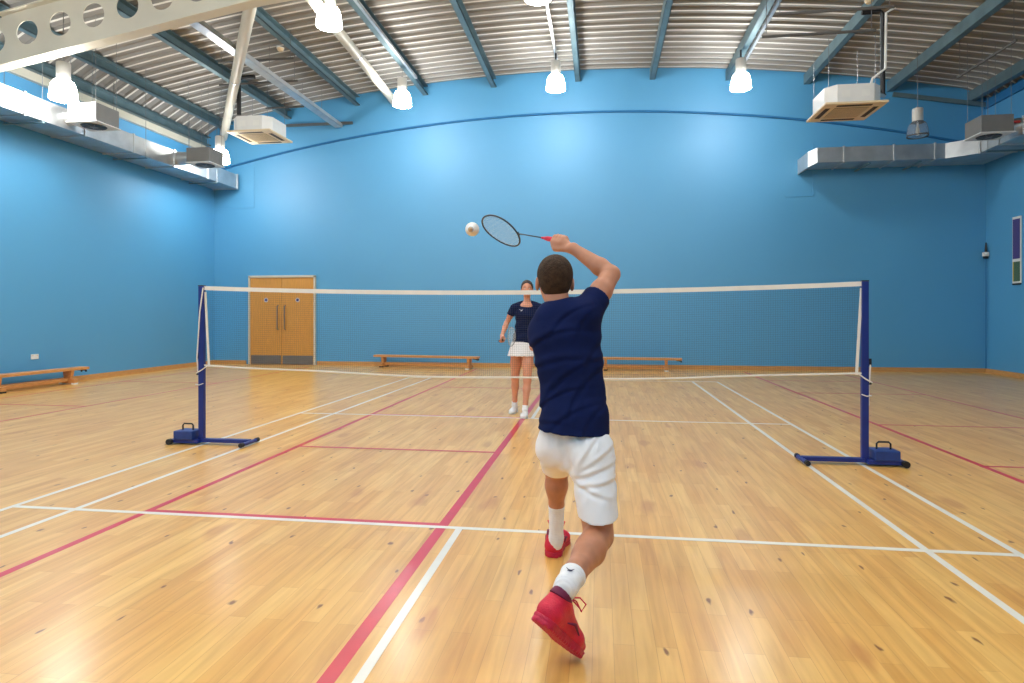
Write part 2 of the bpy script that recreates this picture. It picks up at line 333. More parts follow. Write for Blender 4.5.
# cellular roof beam (perforated web), rises from left wall to the crown
XS = [-9.19, -8.77, -7.69, -6.63, -5.26, -4.28, -2.5, 0.1]; ZS = [5.13, 5.20, 5.38, 5.554, 5.795, 5.956, 6.14, 6.29]
def bz(x): return float(np.interp(x, XS, ZS))
def tz(x): return min(bz(x) + 0.83, roof(x) - 0.225)
BY = 3.1
beam = tag(empty('cellular_beam', (-9.19, BY, 5.05)), 'cream steel roof beam with a row of round holes in its web, top left', 'roof beam')
off = Vector((9.19, -BY, -5.05))
mb = MB(); cell = 0.586; x = -8.105 - 2.5 * cell + cell
x = -8.17 - cell / 2 - 2 * cell; first = True
cells = []
while x < 0.1 - cell:
    cells.append((x, x + cell)); x += cell
for a, b in cells:
    a0 = max(a, -9.19); c = (a + b) / 2; cz = bz(c) + 0.55 * (tz(c) - bz(c)); hole = (a >= -9.19 or c > -9.0)
    r = min(0.19, (tz(c) - bz(c)) * 0.32); N = 32
    ring = [(c + r * math.cos(2 * math.pi * k / N), cz + r * math.sin(2 * math.pi * k / N)) for k in range(N)]
    outer = []
    for k in range(N):
        th = 2 * math.pi * k / N; dx, dz = math.cos(th), math.sin(th)
        hw = cell / 2; tx = hw / abs(dx) if abs(dx) > 1e-6 else 9
        hh = (tz(c) - cz) if dz > 0 else (cz - bz(c)); tzz = hh / abs(dz) if abs(dz) > 1e-6 else 9
        t = min(tx, tzz); px = c + dx * t
        pz = cz + dz * t
        if tzz <= tx: pz = tz(px) if dz > 0 else bz(px)
        outer.append((px, pz))
    for q in range(4):  # snap corners
        th = [math.atan2(tz(c) - cz, cell / 2), math.pi - math.atan2(tz(c) - cz, cell / 2), math.pi + math.atan2(cz - bz(c), cell / 2), 2 * math.pi - math.atan2(cz - bz(c), cell / 2)][q]
        k = int(round(th / (2 * math.pi) * N)) % N
        px = c + (cell / 2 if q in (0, 3) else -cell / 2); outer[k] = (px, tz(px) if q < 2 else bz(px))
    if a < -9.19:
        mb.add([(a0, BY, bz(a0)), (b, BY, bz(b)), (b, BY, tz(b)), (a0, BY, tz(a0))], [(0, 1, 2, 3)]); continue
    mb.add([(p[0], BY, p[1]) for p in ring] + [(p[0], BY, p[1]) for p in outer], [(k, (k + 1) % N, N + (k + 1) % N, N + k) for k in range(N)])
mb.v = [tuple(Vector(v) + off) for v in mb.v]
wb = mb.build('beam_web', 'cream', beam); s = wb.modifiers.new('solid', 'SOLIDIFY'); s.thickness = 0.014; s.offset = 0
for fn, nm in ((bz, 'bottom_flange'), (tz, 'top_flange')):
    mb = MB(); X = np.linspace(-9.19, 0.1, 40); sgn = 1 if nm == 'top_flange' else -1
    for a, b in zip(X[:-1], X[1:]):
        mb.bar((a, BY, fn(a) - 0.009 * 0 + 0.009 * sgn * 0), (b + 0.002, BY, fn(b)), 0.20, 0.02)
    mb.v = [tuple(Vector(v) + off) for v in mb.v]
    mb.build(nm, 'cream', beam)
def brace(a, b, label):
    o = tag(empty('brace_tube', a), label, 'roof brace', 'round white brace tubes under the roof')
    a = Vector(a); b = Vector(b); d = b - a
    MB().tube([d * 0.0, d * 0.99], 0.095, 20).build('tube', 'cream', o, smooth=True)
    t = d.normalized()
    p = t * (d.length * 0.45); MB().tube([p, p + t * 0.05], 0.105, 20).build('collar', 'tray', o, smooth=True)
brace((-4.36, 3.13, 6.07), (-8.88, 9.4, 5.87), 'white round brace tube slanting down left behind the left cassette unit')
brace((-3.55, 3.13, 6.15), (-4.23, 9.4, 6.55), 'white round brace tube ending behind the lamp left of centre')
# lamp trunking and other long trays
def tray(X, Y0, Y1, z, w, h, label):
    o = tag(empty('cable_tray', (X, Y0, z)), label, 'cable tray', 'cable trays under the roof')
    L = Y1 - Y0
    MB().box(-w / 2, w / 2, 0, L, 0, 0.006).box(-w / 2, -w / 2 + 0.005, 0, L, 0, h).box(w / 2 - 0.005, w / 2, 0, L, 0, h).build('channel', 'tray', o)
    y = 0.5
    while y < L:
        Z = roof(X) - z
        MB().tube([(-w / 2 - 0.004, y, 0), (-w / 2 - 0.004, y, Z)], 0.004, 6).build('hanger_rod', 'steel', o); y += 2.4
tray(-3.37, YN + 0.5, 8.3, roof(-3.37) - 0.27, 0.06, 0.05, 'narrow bright cable tray carrying the lamp row left of centre')
tray(-0.12, YN + 0.5, 8.3, roof(-0.12) - 0.27, 0.06, 0.05, 'narrow bright cable tray carrying the central lamp row')
tray(3.88, YN + 0.5, 8.3, roof(3.88) - 0.27, 0.06, 0.05, 'narrow bright cable tray carrying the lamp row right of centre')
tray(-5.70, 3.3, 9.35, 6.0, 0.20, 0.09, 'wide galvanised cable tray crossing beside the diagonal tube, upper left')
tag(MB().bar((-7.12, 9.36, 6.11), (-5.34, 9.36, 6.11), 0.05, 0.06).build('wall_bar', 'steel'), 'short grey steel bar on the far wall, upper left', 'steel bar')
tag(MB().bar((7.30, 9.36, 6.20), (9.22, 9.36, 5.87), 0.05, 0.09).build('wall_bar', 'purlin'), 'grey steel bar sloping into the right corner on the far wall', 'steel bar')

# ------------------------------------------------------------------ lamps
def lamp_disc(parent, z):
    l = bpy.data.lights.new('bulb_light', 'AREA'); l.shape = 'DISK'; l.size = 0.36; l.energy = LAMP_W; l.color = (1.0, 0.98, 0.95)
    o = bpy.data.objects.new('bulb_light', l); COL.objects.link(o); o.parent = parent; o.location = (0, 0, z)
    return o
bell = [(0.105, 0.385), (0.140, 0.365), (0.165, 0.325), (0.180, 0.27), (0.191, 0.20), (0.199, 0.13), (0.204, 0.075), (0.198, 0.072), (0.16, 0.084), (0.0, 0.09)]
def make_lamp(rod, on=True):
    o = empty('pendant_lamp')
    MB().lathe([(0.09, 0.385), (0.104, 0.39), (0.104, 0.66), (0.098, 0.675), (0.0, 0.675)], n=28).build('lamp_housing', 'lampgrey', o, smooth=True)
    MB().lathe([(0.112, 0.378), (0.112, 0.398)], n=28).build('collar', 'black' if not on else 'lampgrey', o, smooth=True)
    if on:
        MB().lathe(bell, n=40, caps=False).build('lamp_shade', 'glow', o, smooth=True)
        lamp_disc(o, 0.062)
    else:
        sh = MB().lathe(bell[:7], n=40, caps=False).build('lamp_shade', 'clear', o, smooth=True, label='clear unlit shade')
        s = sh.modifiers.new('solid', 'SOLIDIFY'); s.thickness = 0.006
        MB().lathe([(0.0, 0.10), (0.03, 0.115), (0.045, 0.16), (0.04, 0.22), (0.02, 0.30), (0.02, 0.38)], n=20, caps=False).build('bulb', 'plastic', o, smooth=True)
    MB().tube([(0, 0, 0.67), (0, 0, 0.675 + rod)], 0.006 if rod > 0.2 else 0.018, 8).build('hanging_rod', 'steel' if rod > 0.2 else 'black', o)
    MB().tube([(0, 0, 0.67), (0, 0, 0.71)], 0.03, 12).build('cap', 'steel', o, smooth=True)
    return o
LAMPS = {}
def put_lamp(x, y, z, rod, on=True, label='', grp='glowing bell lamps under the roof'):
    rod = roof(x) - 0.27 - z - 0.675 if abs(x) < 4.5 else roof(x) - z - 0.68
    if not on: rod /= 0.92
    key = (round(rod, 2), on)
    if key in LAMPS: o = copy_tree(LAMPS[key])
    else: o = make_lamp(rod, on); LAMPS[key] = o
    o.location = (x, y, z); tag(o, label, 'lamp', grp); return o
put_lamp(-7.91, 3.50, 4.74, 0.70, True, 'large glowing bell lamp hanging below the beam with round holes')
put_lamp(-7.83, 7.65, 4.70, 0.70, True, 'glowing bell lamp half behind the far left fan box')
put_lamp(-3.49, 3.90, 5.84, 0.10, True, 'large glowing bell lamp at the top edge, right of the perforated beam')
put_lamp(-3.49, 7.65, 5.81, 0.10, True, 'glowing bell lamp at the end of the white brace tube')
put_lamp(-0.12, 3.90, 6.04, 0.10, True, 'glowing bell lamp cut off by the top edge of the photo')
put_lamp(-0.11, 7.65, 5.99, 0.10, True, 'glowing bell lamp before the centre of the far wall')
put_lamp(3.67, 7.65, 5.82, 0.10, True, 'glowing bell lamp right of centre, next to the bright purlin')
lo = put_lamp(7.01, 7.65, 4.71, 0.60, False, 'unlit clear bell lamp on a long thin rod, right', None)
lo.scale = (0.92, 0.92, 0.92)
# rows further back along the hall, above and behind the camera
for X, z, rod in ((-7.8, 4.70, 0.70), (-3.45, 5.77, 0.10), (-0.12, 5.95, 0.10), (3.61, 5.77, 0.10)):
    for Y in (0.15, -3.6, -7.35):
        put_lamp(X, Y, z, rod, True, 'glowing bell lamp in the rows behind the photographed part of the hall')

# ------------------------------------------------------------------ ducts
def duct_run(o, axis, a, b, u0, u1, z0, z1, seams, flip=False):
    def bx(p0, p1, e): return box(p0, p1, u0 - e, u1 + e, z0 - e, z1 + e) if axis == 'x' else box(u0 - e, u1 + e, p0, p1, z0 - e, z1 + e)
    bx(a, b, 0).build('duct_section', 'galv', o, bevel=0.004)
    for s in seams: bx(s - 0.015, s + 0.015, 0.018).build('duct_flange', 'tray', o)
dl = tag(empty('air_duct'), 'long galvanised rectangular air duct along the left wall', 'air duct')
duct_run(dl, 'y', YN + 0.3, 9.33, -9.10, -8.43, 4.53, 4.89, [9.31, 8.1, 6.9, 5.7, 4.5, 3.3, 2.1, 0.9, -0.3])
for y in (1.2, 3.6, 6.0, 8.4):
    for x in (-9.13, -8.40): MB().tube([(x, y, 4.5), (x, y, roof(x))], 0.005, 6).build('hanger_rod', 'steel', dl)
    MB().box(-9.14, -8.38, y - 0.02, y + 0.02, 4.48, 4.50).build('support_bar', 'purlin', dl)
dr2 = tag(empty('air_duct'), 'galvanised rectangular air duct turning the corner on the far wall, right', 'air duct')
duct_run(dr2, 'x', 5.46, 8.0, 8.62, 9.3, 4.56, 4.88, [6.0, 7.0, 7.8])
MB().add([(8.0, 8.62, 4.56), (8.44, 8.26, 4.56), (9.1, 8.26, 4.56), (9.1, 9.3, 4.56), (8.0, 9.3, 4.56), (8.0, 8.62, 4.88), (8.44, 8.26, 4.88), (9.1, 8.26, 4.88), (9.1, 9.3, 4.88), (8.0, 9.3, 4.88)],
         [(4, 3, 2, 1, 0), (5, 6, 7, 8, 9), (0, 1, 6, 5), (1, 2, 7, 6), (2, 3, 8, 7), (3, 4, 9, 8), (4, 0, 5, 9)]).build('duct_elbow', 'galv', dr2)
duct_run(dr2, 'y', YN + 0.3, 8.26, 8.44, 9.1, 4.56, 4.88, [8.2, 7.6, 6.9, 5.7, 4.5, 3.3, 2.1])
MB().add([(5.30, 8.72, 4.49), (5.46, 8.62, 4.56), (5.46, 9.3, 4.56), (5.30, 9.44, 4.49), (5.30, 8.72, 4.82), (5.46, 8.62, 4.88), (5.46, 9.3, 4.88), (5.30, 9.44, 4.82)],
         [(0, 3, 2, 1), (4, 5, 6, 7), (0, 1, 5, 4), (2, 3, 7, 6), (3, 0, 4, 7), (1, 2, 6, 5)]).build('duct_mouth', 'tray', dr2)
for x in (6.5, 7.5):
    MB().box(x - 0.02, x + 0.02, 8.58, 9.34, 4.49, 4.52).build('support_bar', 'purlin', dr2)
for y in (1.2, 3.6, 6.0, 7.9):
    for x in (8.41, 9.12): MB().tube([(x, y, 4.48), (x, y, roof(x))], 0.005, 6).build('hanger_rod', 'steel', dr2)
    MB().box(8.38, 9.16, y - 0.02, y + 0.02, 4.49, 4.52).build('support_bar', 'purlin', dr2)
# round-faced fan boxes fed from the ducts
def fan_unit(x, y, side, label, front='unit_white'):
    o = tag(empty('fan_unit', (x, y, 4.575)), label, 'fan unit', 'ceiling fan boxes beside the ducts')
    w, l, h = 0.27, 0.26, 0.33
    MB().box(-w, w, -l, l, 0.02, h).build('casing', 'unit_grey', o, bevel=0.006)
    MB().box(-w - 0.02, w + 0.02, -l - 0.02, l + 0.02, 0, 0.02).build('bottom_panel', 'unit_white', o, bevel=0.003)
    if front == 'unit_white': MB().box(-w + 0.004, w - 0.004, -l - 0.006, -l, 0.024, h - 0.004).build('access_panel', 'unit_white', o)
    g = MB().lathe([(0.06, -0.012), (0.19, -0.012), (0.2, 0.0)], n=32, caps=False).build('fan_grille', 'black', o, smooth=True)
    sp = MB()
    for k in range(8):
        a = k * math.pi / 4; sp.bar((0.03 * math.cos(a), 0.03 * math.sin(a), -0.014), (0.19 * math.cos(a), 0.19 * math.sin(a), -0.014), 0.012, 0.006)
    sp.lathe([(0, -0.02), (0.06, -0.02), (0.06, -0.008)], n=20); sp.build('fan_hub', 'unit_grey', o)
    dx = 8.44 - abs(x); s = side
    MB().tube([(s * w, 0.0, 0.17), (s * (w + 0.04), 0, 0.17), (s * (w + 0.05), 0, 0.17), (s * (dx), 0, 0.17)], [0.11, 0.11, 0.13, 0.15], 24).build('round_spigot', 'galv', o, smooth=True)
    MB().tube([(s * (w + 0.03), 0.0, 0.17), (s * (w + 0.055), 0, 0.17)], 0.14, 24).build('clamp_ring', 'black', o, smooth=True)
    for a in (-w + 0.03, w - 0.03):
        for b in (-l + 0.03, l - 0.03): MB().tube([(a, b, h), (a, b, roof(x) - 4.55)], 0.004, 6).build('hanger_rod', 'steel', o)
    return o
fan_unit(-7.95, 4.17, -1, 'white-fronted fan box with a round grille, left, below the nearest large lamp')
fan_unit(-7.80, 7.06, -1, 'grey fan box with a round grille at the far end of the left duct', 'g')
f = fan_unit(7.95, 7.05, 1, 'grey fan box with a round grille beside the right duct corner', 'g')
MB().tube([(0.27, -0.2, 0.2), (0.40, -0.2, 0.2)], 0.025, 12).build('pipe_valve', 'red_paint', f, smooth=True)

# ------------------------------------------------------------------ ceiling cassettes
def cassette(x, y, z, label, rot=0):
    o = tag(empty('ceiling_cassette', (x, y, z), rot), label, 'air conditioner', 'ceiling cassette units on rods')
    w = 0.445
    MB().box(-w, w, -w, w, 0, 0.035).build('face_panel', 'offwhite', o, bevel=0.008)
    c = 0.14; b = 0.40
    pts = [(-b + c, -b), (b - c, -b), (b, -b + c), (b, b - c), (b - c, b), (-b + c, b), (-b, b - c), (-b, -b + c)]
    MB().add([(p[0], p[1], 0.035) for p in pts] + [(p[0], p[1], 0.31) for p in pts], [tuple(reversed(range(8))), tuple(range(8, 16))] + [(k, (k + 1) % 8, 8 + (k + 1) % 8, 8 + k) for k in range(8)]).build('casing', 'unit_white', o, bevel=0.004)
    MB().box(-0.25, 0.25, -0.25, 0.25, -0.004, 0.0).build('intake_grille', 'ac_grille', o)
    sl = MB()
    for i in range(12): sl.box(-0.25, 0.25, -0.24 + i * 0.042, -0.225 + i * 0.042, -0.009, -0.004)
    sl.build('grille_slats', 'offwhite', o)
    for dx, dy, a, bb in ((0, -0.345, 0.25, 0.035), (0, 0.345, 0.25, 0.035), (-0.345, 0, 0.035, 0.25), (0.345, 0, 0.035, 0.25)):
        MB().box(dx - a, dx + a, dy - bb, dy + bb, -0.003, 0.0005).build('air_slot', 'dark_slot', o)
    p = MB()
    for i in (-0.14, 0.14): p.box(i - 0.06, i + 0.06, -0.405, -0.401, 0.12, 0.22)
    p.build('knockout_panel', 'plastic', o)
    return o
ca = cassette(4.62, 4.75, 4.43, 'white ceiling cassette air conditioner with black pipe, right')
for a in (-0.36, 0.30):
    for b in (-0.33, 0.33): MB().tube([(a, b, 0.3), (a, b, 1.08 + (0.0))], 0.004, 6).build('hanger_rod', 'steel', ca)
MB().tube([(0.52, -0.1, 0.20), (0.50, -0.1, 0.24), (0.50, -0.1, 1.45), (0.46, -0.1, 1.50), (0.2, -0.1, 1.50)], 0.035, 12).build('insulated_pipe', 'black', ca, smooth=True)
MB().tube([(0.40, -0.2, 0.20), (0.52, -0.1, 0.20)], 0.03, 12).build('pipe_valve', 'galv', ca, smooth=True)
MB().tube([(0.22, -0.38, 0.30), (0.24, -0.38, 0.38), (0.42, -0.38, 0.52), (0.43, -0.38, 1.35), (0.55, -0.38, 1.42)], 0.018, 10).build('drain_pipe', 'plastic', ca, smooth=True)
cb = cassette(-6.72, 7.45, 5.25, 'white ceiling cassette air conditioner hanging from the roof, left'); cb.scale = (1.14, 1.14, 1.14)
for a in (-0.36, 0.33):
    for b in (-0.33, 0.33): MB().tube([(a, b, 0.3), (a, b, 1.1)], 0.004, 6).build('hanger_rod', 'steel', cb)
MB().tube([(-0.22, -0.38, 0.34), (-0.22, -0.38, 1.0), (-0.16, -0.38, 1.05), (0.1, -0.38, 1.05)], 0.04, 12).build('insulated_pipe', 'black', cb, smooth=True)
def strut(a, b, label):
    o = tag(empty('suspension_rail', a), label, 'steel rail', 'steel rails hung below the purlins')
    a = Vector(a); b = Vector(b); d = b - a
    MB().bar((0, 0, 0), d, 0.03, 0.035).build('rail', 'rail', o)
    for t in (0.04, 0.96):
        p = d * t; MB().tube([p, (p.x, p.y, roof(a.x + p.x) - a.z)], 0.005, 6).build('hanger_rod', 'steel', o)
strut((3.31, 4.49, 5.58), (4.96, 4.49, 5.58), 'thin dark steel rail above the right cassette unit, farther of the pair')
strut((3.31, 3.75, 5.58), (4.90, 3.75, 5.58), 'thin dark steel rail above the right cassette unit, nearer of the pair')
strut((-6.66, 5.80, 6.27), (-5.08, 5.80, 6.27), 'thin steel rail nearest the round smoke alarm, upper left')
strut((-7.19, 6.64, 6.16), (-5.42, 6.64, 6.16), 'thin steel rail above the left cassette unit')
strut((-6.97, 8.12, 6.14), (-6.02, 8.12, 6.14), 'short thin steel rail beyond the left cassette unit')
strut((7.55, 5.6, 5.75), (7.5, 7.2, 5.75), 'thin dark steel rail at the right edge above the fan box')
al = tag(empty('smoke_alarm', (-5.46, 6.0, roof(-5.46) - 0.26)), 'round cream smoke alarm under a purlin, upper left', 'smoke alarm')
MB().lathe([(0.0, 0), (0.045, 0.0), (0.065, 0.03), (0.065, 0.05), (0.0, 0.05)], n=20).build('alarm_body', 'offwhite', al, smooth=True); MB().lathe([(0.075, 0.05), (0.075, 0.065)], n=20).build('alarm_base', 'plastic', al, smooth=True)
al = tag(empty('smoke_alarm', (5.3, 5.6, roof(5.3) - 0.28)), 'round cream smoke alarm under a purlin, right of the cassette rods', 'smoke alarm')
MB().lathe([(0.0, 0), (0.045, 0.0), (0.065, 0.03), (0.065, 0.05), (0.0, 0.05)], n=20).build('alarm_body', 'offwhite', al, smooth=True); MB().lathe([(0.075, 0.05), (0.075, 0.065)], n=20).build('alarm_base', 'plastic', al, smooth=True)

# ------------------------------------------------------------------ wall items
so = tag(empty('wall_socket', (XL, 4.20, 0.53)), 'white double socket on the left wall above the bench', 'socket')
MB().box(0, 0.012, -0.075, 0.075, -0.045, 0.045).build('face_plate', 'plastic', so, bevel=0.003)
MB().box(0.012, 0.016, -0.055, -0.035, 0.01, 0.03).box(0.012, 0.016, 0.035, 0.055, 0.01, 0.03).build('switch', 'offwhite', so)
sg = tag(empty('wall_poster', (XR, 8.40, 1.92)), 'tall narrow framed poster, violet over green, on the right wall', 'poster')
MB().box(-0.02, 0, -0.13, 0.13, 0, 1.36).build('poster_frame', 'plastic', sg, bevel=0.004)
MB().box(-0.024, -0.02, -0.11, 0.11, 0.50, 1.31).build('poster_upper_print', 'poster_p', sg, label='violet upper print')
MB().box(-0.024, -0.02, -0.11, 0.08, 0.04, 0.44).build('poster_lower_print', 'poster_g', sg, label='green lower print')
MB().box(-0.024, -0.02, 0.08, 0.11, 0.04, 0.44).build('poster_edge_strip', 'poster_y', sg, label='yellow edge strip')
MB().box(-0.03, 0.0, -0.12, 0.12, -0.03, 0.0).build('poster_foot', 'black', sg)
cm = tag(empty('wall_detector', (XR, 9.40, 2.56)), 'small white detector with black aerial high in the right corner', 'detector')
MB().box(-0.10, -0.01, -0.09, 0.02, 0, 0.09).build('detector_body', 'plastic', cm, bevel=0.01)
MB().tube([(-0.05, -0.04, 0.09), (-0.05, -0.04, 0.30)], [0.03, 0.012], 10).build('aerial', 'black', cm, smooth=True)
MB().box(-0.09, -0.02, -0.08, 0.0, -0.05, 0.0).build('detector_lens', 'black', cm, bevel=0.008)
MB().tube([(-0.04, -0.02, -0.05), (-0.04, -0.02, -2.46)], 0.010, 8).build('cable_conduit', 'trim_shadow_blue', cm)

# ------------------------------------------------------------------ benches
def bench(L, legs, loc, rz, label, hookend=1):
    o = tag(empty('gym_bench', loc, rz), label, 'bench', 'low wooden gym benches by the walls')
    MB().box(-L / 2, L / 2, -0.115, 0.115, 0.252, 0.30).build('seat', 'bench', o, bevel=0.006)
    MB().box(legs[0], legs[-1], -0.03, 0.03, 0.055, 0.115).build('stretcher', 'bench', o, bevel=0.004)
    for x in legs:
        lg = MB(); lg.add([(x - 0.03, -0.10, 0.265), (x + 0.03, -0.10, 0.265), (x + 0.03, 0.10, 0.265), (x - 0.03, 0.10, 0.265),
                           (x - 0.03, -0.07, 0.10), (x + 0.03, -0.07, 0.10), (x + 0.03, 0.07, 0.10), (x - 0.03, 0.07, 0.10)],
                          [(0, 1, 2, 3), (0, 4, 5, 1), (1, 5, 6, 2), (2, 6, 7, 3), (3, 7, 4, 0), (4, 7, 6, 5)])
        l = lg.build('leg', 'bench', o, bevel=0.003)
        MB().box(x - 0.04, x + 0.04, -0.16, 0.16, 0.02, 0.10).build('foot', 'bench', l, bevel=0.008)
        MB().box(x - 0.042, x + 0.042, -0.165, -0.10, 0, 0.03).box(x - 0.042, x + 0.042, 0.10, 0.165, 0, 0.03).build('rubber_pad', 'rubber' if x < 0 else 'plastic', l)
    hx = hookend * L / 2
    MB().tube([(hx - hookend * 0.12, -0.05, 0.250), (hx - hookend * 0.02, -0.05, 0.238), (hx - hookend * 0.01, -0.05, 0.205)], 0.016, 8).tube([(hx - hookend * 0.12, 0.05, 0.250), (hx - hookend * 0.02, 0.05, 0.238), (hx - hookend * 0.01, 0.05, 0.205)], 0.016, 8).build('hanging_hook', 'rubber', o)
    return o
bench(2.70, [-1.12, 1.12], (-3.33, 8.95, 0), math.radians(-9), 'long low wooden bench by the far wall, left of the standing woman')
bench(2.05, [-0.68, 0.68], (1.63, 8.93, 0), math.radians(-3), 'low wooden bench by the far wall, half behind the player in navy')
bench(2.05, [-0.68, 0.68], (-8.88, 3.92, 0), math.radians(88), 'low wooden bench along the left wall, cut by the left edge')

# ------------------------------------------------------------------ net posts and net
def net_post(X, s, label):
    o = tag(empty('net_post', (X, 0.04, 0)), label, 'net post', 'blue badminton net posts')
    MB().box(-0.027, 0.027, -0.022, 0.022, 0.05, 1.555).build('pole', 'navy_steel', o, bevel=0.004)
    MB().box(-0.029, 0.029, -0.024, 0.024, 1.555, 1.565).build('pole_cap', 'black', o, bevel=0.004)
    MB().box(min(0, -s * 0.505), max(0, -s * 0.505), -0.03, 0.03, 0.02, 0.055).build('base_bar', 'navy_steel', o, bevel=0.004)
    MB().tube([(-s * 0.505, -0.14, 0.028), (-s * 0.505, 0.12, 0.028)], 0.018, 12).build('foot_bar', 'navy_steel', o, smooth=True)
    for y in (-0.15, 0.12): MB().tube([(-s * 0.505, y - 0.012, 0.028), (-s * 0.505, y + 0.03, 0.028)], 0.022, 12).build('rubber_foot', 'rubber', o, smooth=True)
    a, b = sorted((s * 0.0, s * 0.30)); MB().box(a, b, -0.07, 0.06, 0.015, 0.05).build('base_plate', 'navy_steel', o, bevel=0.004)
    a, b = sorted((s * 0.05, s * 0.25))
    w = MB().box(a, b, -0.085, 0.085, 0.05, 0.135).build('weight_box', 'navy_box', o, bevel=0.008)
    h = s * 0.15; MB().tube([(h - 0.055, 0, 0.135), (h - 0.055, 0, 0.18), (h - 0.04, 0, 0.195), (h + 0.04, 0, 0.195), (h + 0.055, 0, 0.18), (h + 0.055, 0, 0.135)], 0.008, 8).build('handle', 'black', w, smooth=True)
    for q in (-1, 1): MB().tube([(s * 0.285, q * 0.11, 0.03), (s * 0.285, q * 0.07, 0.03)], 0.028, 16).build('wheel', 'rubber', o, smooth=True)
    # lashing cord and cleats
    top = [(-s * 0.03, -0.028, 1.54), (s * 0.0, -0.035, 1.30), (s * 0.02, -0.033, 1.02)] if s < 0 else []
    MB().tube(top + [(s * 0.034, -0.03, 0.85), (s * 0.034, 0.0, 0.62), (s * 0.032, 0.0, 0.50)], 0.006, 6).build('lashing_cord', 'tape', o)
    MB().tube([(-s * 0.04, -0.04, 0.60), (s * 0.0, -0.045, 0.585), (s * 0.04, -0.04, 0.59)], 0.005, 6).build('knot_cord', 'tape', o)
    for z0, z1 in ((0.84, 0.90), (0.68, 0.71)): MB().box(min(s * 0.026, s * 0.05), max(s * 0.026, s * 0.05), -0.015, 0.015, z0, z1).build('cord_cleat', 'black', o)
    return o
net_post(-3.065, -1, 'blue steel net post with weighted base, left end of the net')
net_post(3.055, 1, 'blue steel net post with weighted base, right end of the net')
NT = empty('badminton_net', (0, 0.04, 0)); tag(NT, 'badminton net with white top tape stretched between two blue posts', 'net')
def ntop(x): return 1.497 + 0.06 * (x / 3.05) ** 2
def nbot(x): return 0.693 + 0.088 * (x / 3.05) ** 2 + 0.006 * math.sin(x * 3.1 + 1)
mb = MB(); n = 60; X0, X1 = -3.05, 3.05
for i in range(n):
    a = X0 + (X1 - X0) * i / n; b = X0 + (X1 - X0) * (i + 1) / n
    mb.add([(a, -0.006, ntop(a) - 0.04), (b, -0.006, ntop(b) - 0.04), (b, -0.004, ntop(b)), (a, -0.004, ntop(a)), (a, 0.006, ntop(a) - 0.04), (b, 0.006, ntop(b) - 0.04), (b, 0.004, ntop(b)), (a, 0.004, ntop(a))],
           [(0, 1, 2, 3), (5, 4, 7, 6), (3, 2, 6, 7), (1, 0, 4, 5)])
mb.build('top_tape', 'tape', NT)
mb = MB().tube([(X0 + (X1 - X0) * i / n, 0, nbot(X0 + (X1 - X0) * i / n)) for i in range(n + 1)], 0.0085, 8)
mb.build('bottom_cord', 'tape', NT)
for s in (-1, 1):
    mb = MB(); xa = s * 3.03; xb = s * 2.99
    mb.bar((xa, 0, 1.50), (xb, 0, 0.76), 0.022, 0.008, up=(0, 1, 0)); mb.build('side_tape', 'tape', NT)
    MB().tube([(s * 3.0, 0, 0.775), (s * 3.05, -0.03, 0.73), (s * 3.10, -0.04, 0.70)], 0.006, 6).build('tie_cord', 'tape', NT)
mb = MB(); t = 0.00055; step = 0.0195
x = -3.03
while x < 3.03:
    lim = (abs(x) - 3.0) * 18 if abs(x) > 3.0 else -1
    mb.add([(x - t, 0, nbot(x)), (x + t, 0, nbot(x)), (x + t, 0, ntop(x) - 0.035), (x - t, 0, ntop(x) - 0.035), (x, -t, nbot(x)), (x, t, nbot(x)), (x, t, ntop(x) - 0.035), (x, -t, ntop(x) - 0.035)], [(0, 1, 2, 3), (4, 5, 6, 7)])
    x += step
rows = 38
for j in range(1, rows):
    f = j / rows
    for i in range(n):
        a = -3.03 + 6.06 * i / n; b = -3.03 + 6.06 * (i + 1) / n
        za = nbot(a) + (ntop(a) - 0.04 - nbot(a)) * f; zb = nbot(b) + (ntop(b) - 0.04 - nbot(b)) * f
        mb.add([(a, 0, za - t), (b, 0, zb - t), (b, 0, zb + t), (a, 0, za + t), (a, -t, za), (b, -t, zb), (b, t, zb), (a, t, za)], [(0, 1, 2, 3), (4, 5, 6, 7)])
mb.build('net_mesh', 'cord', NT)

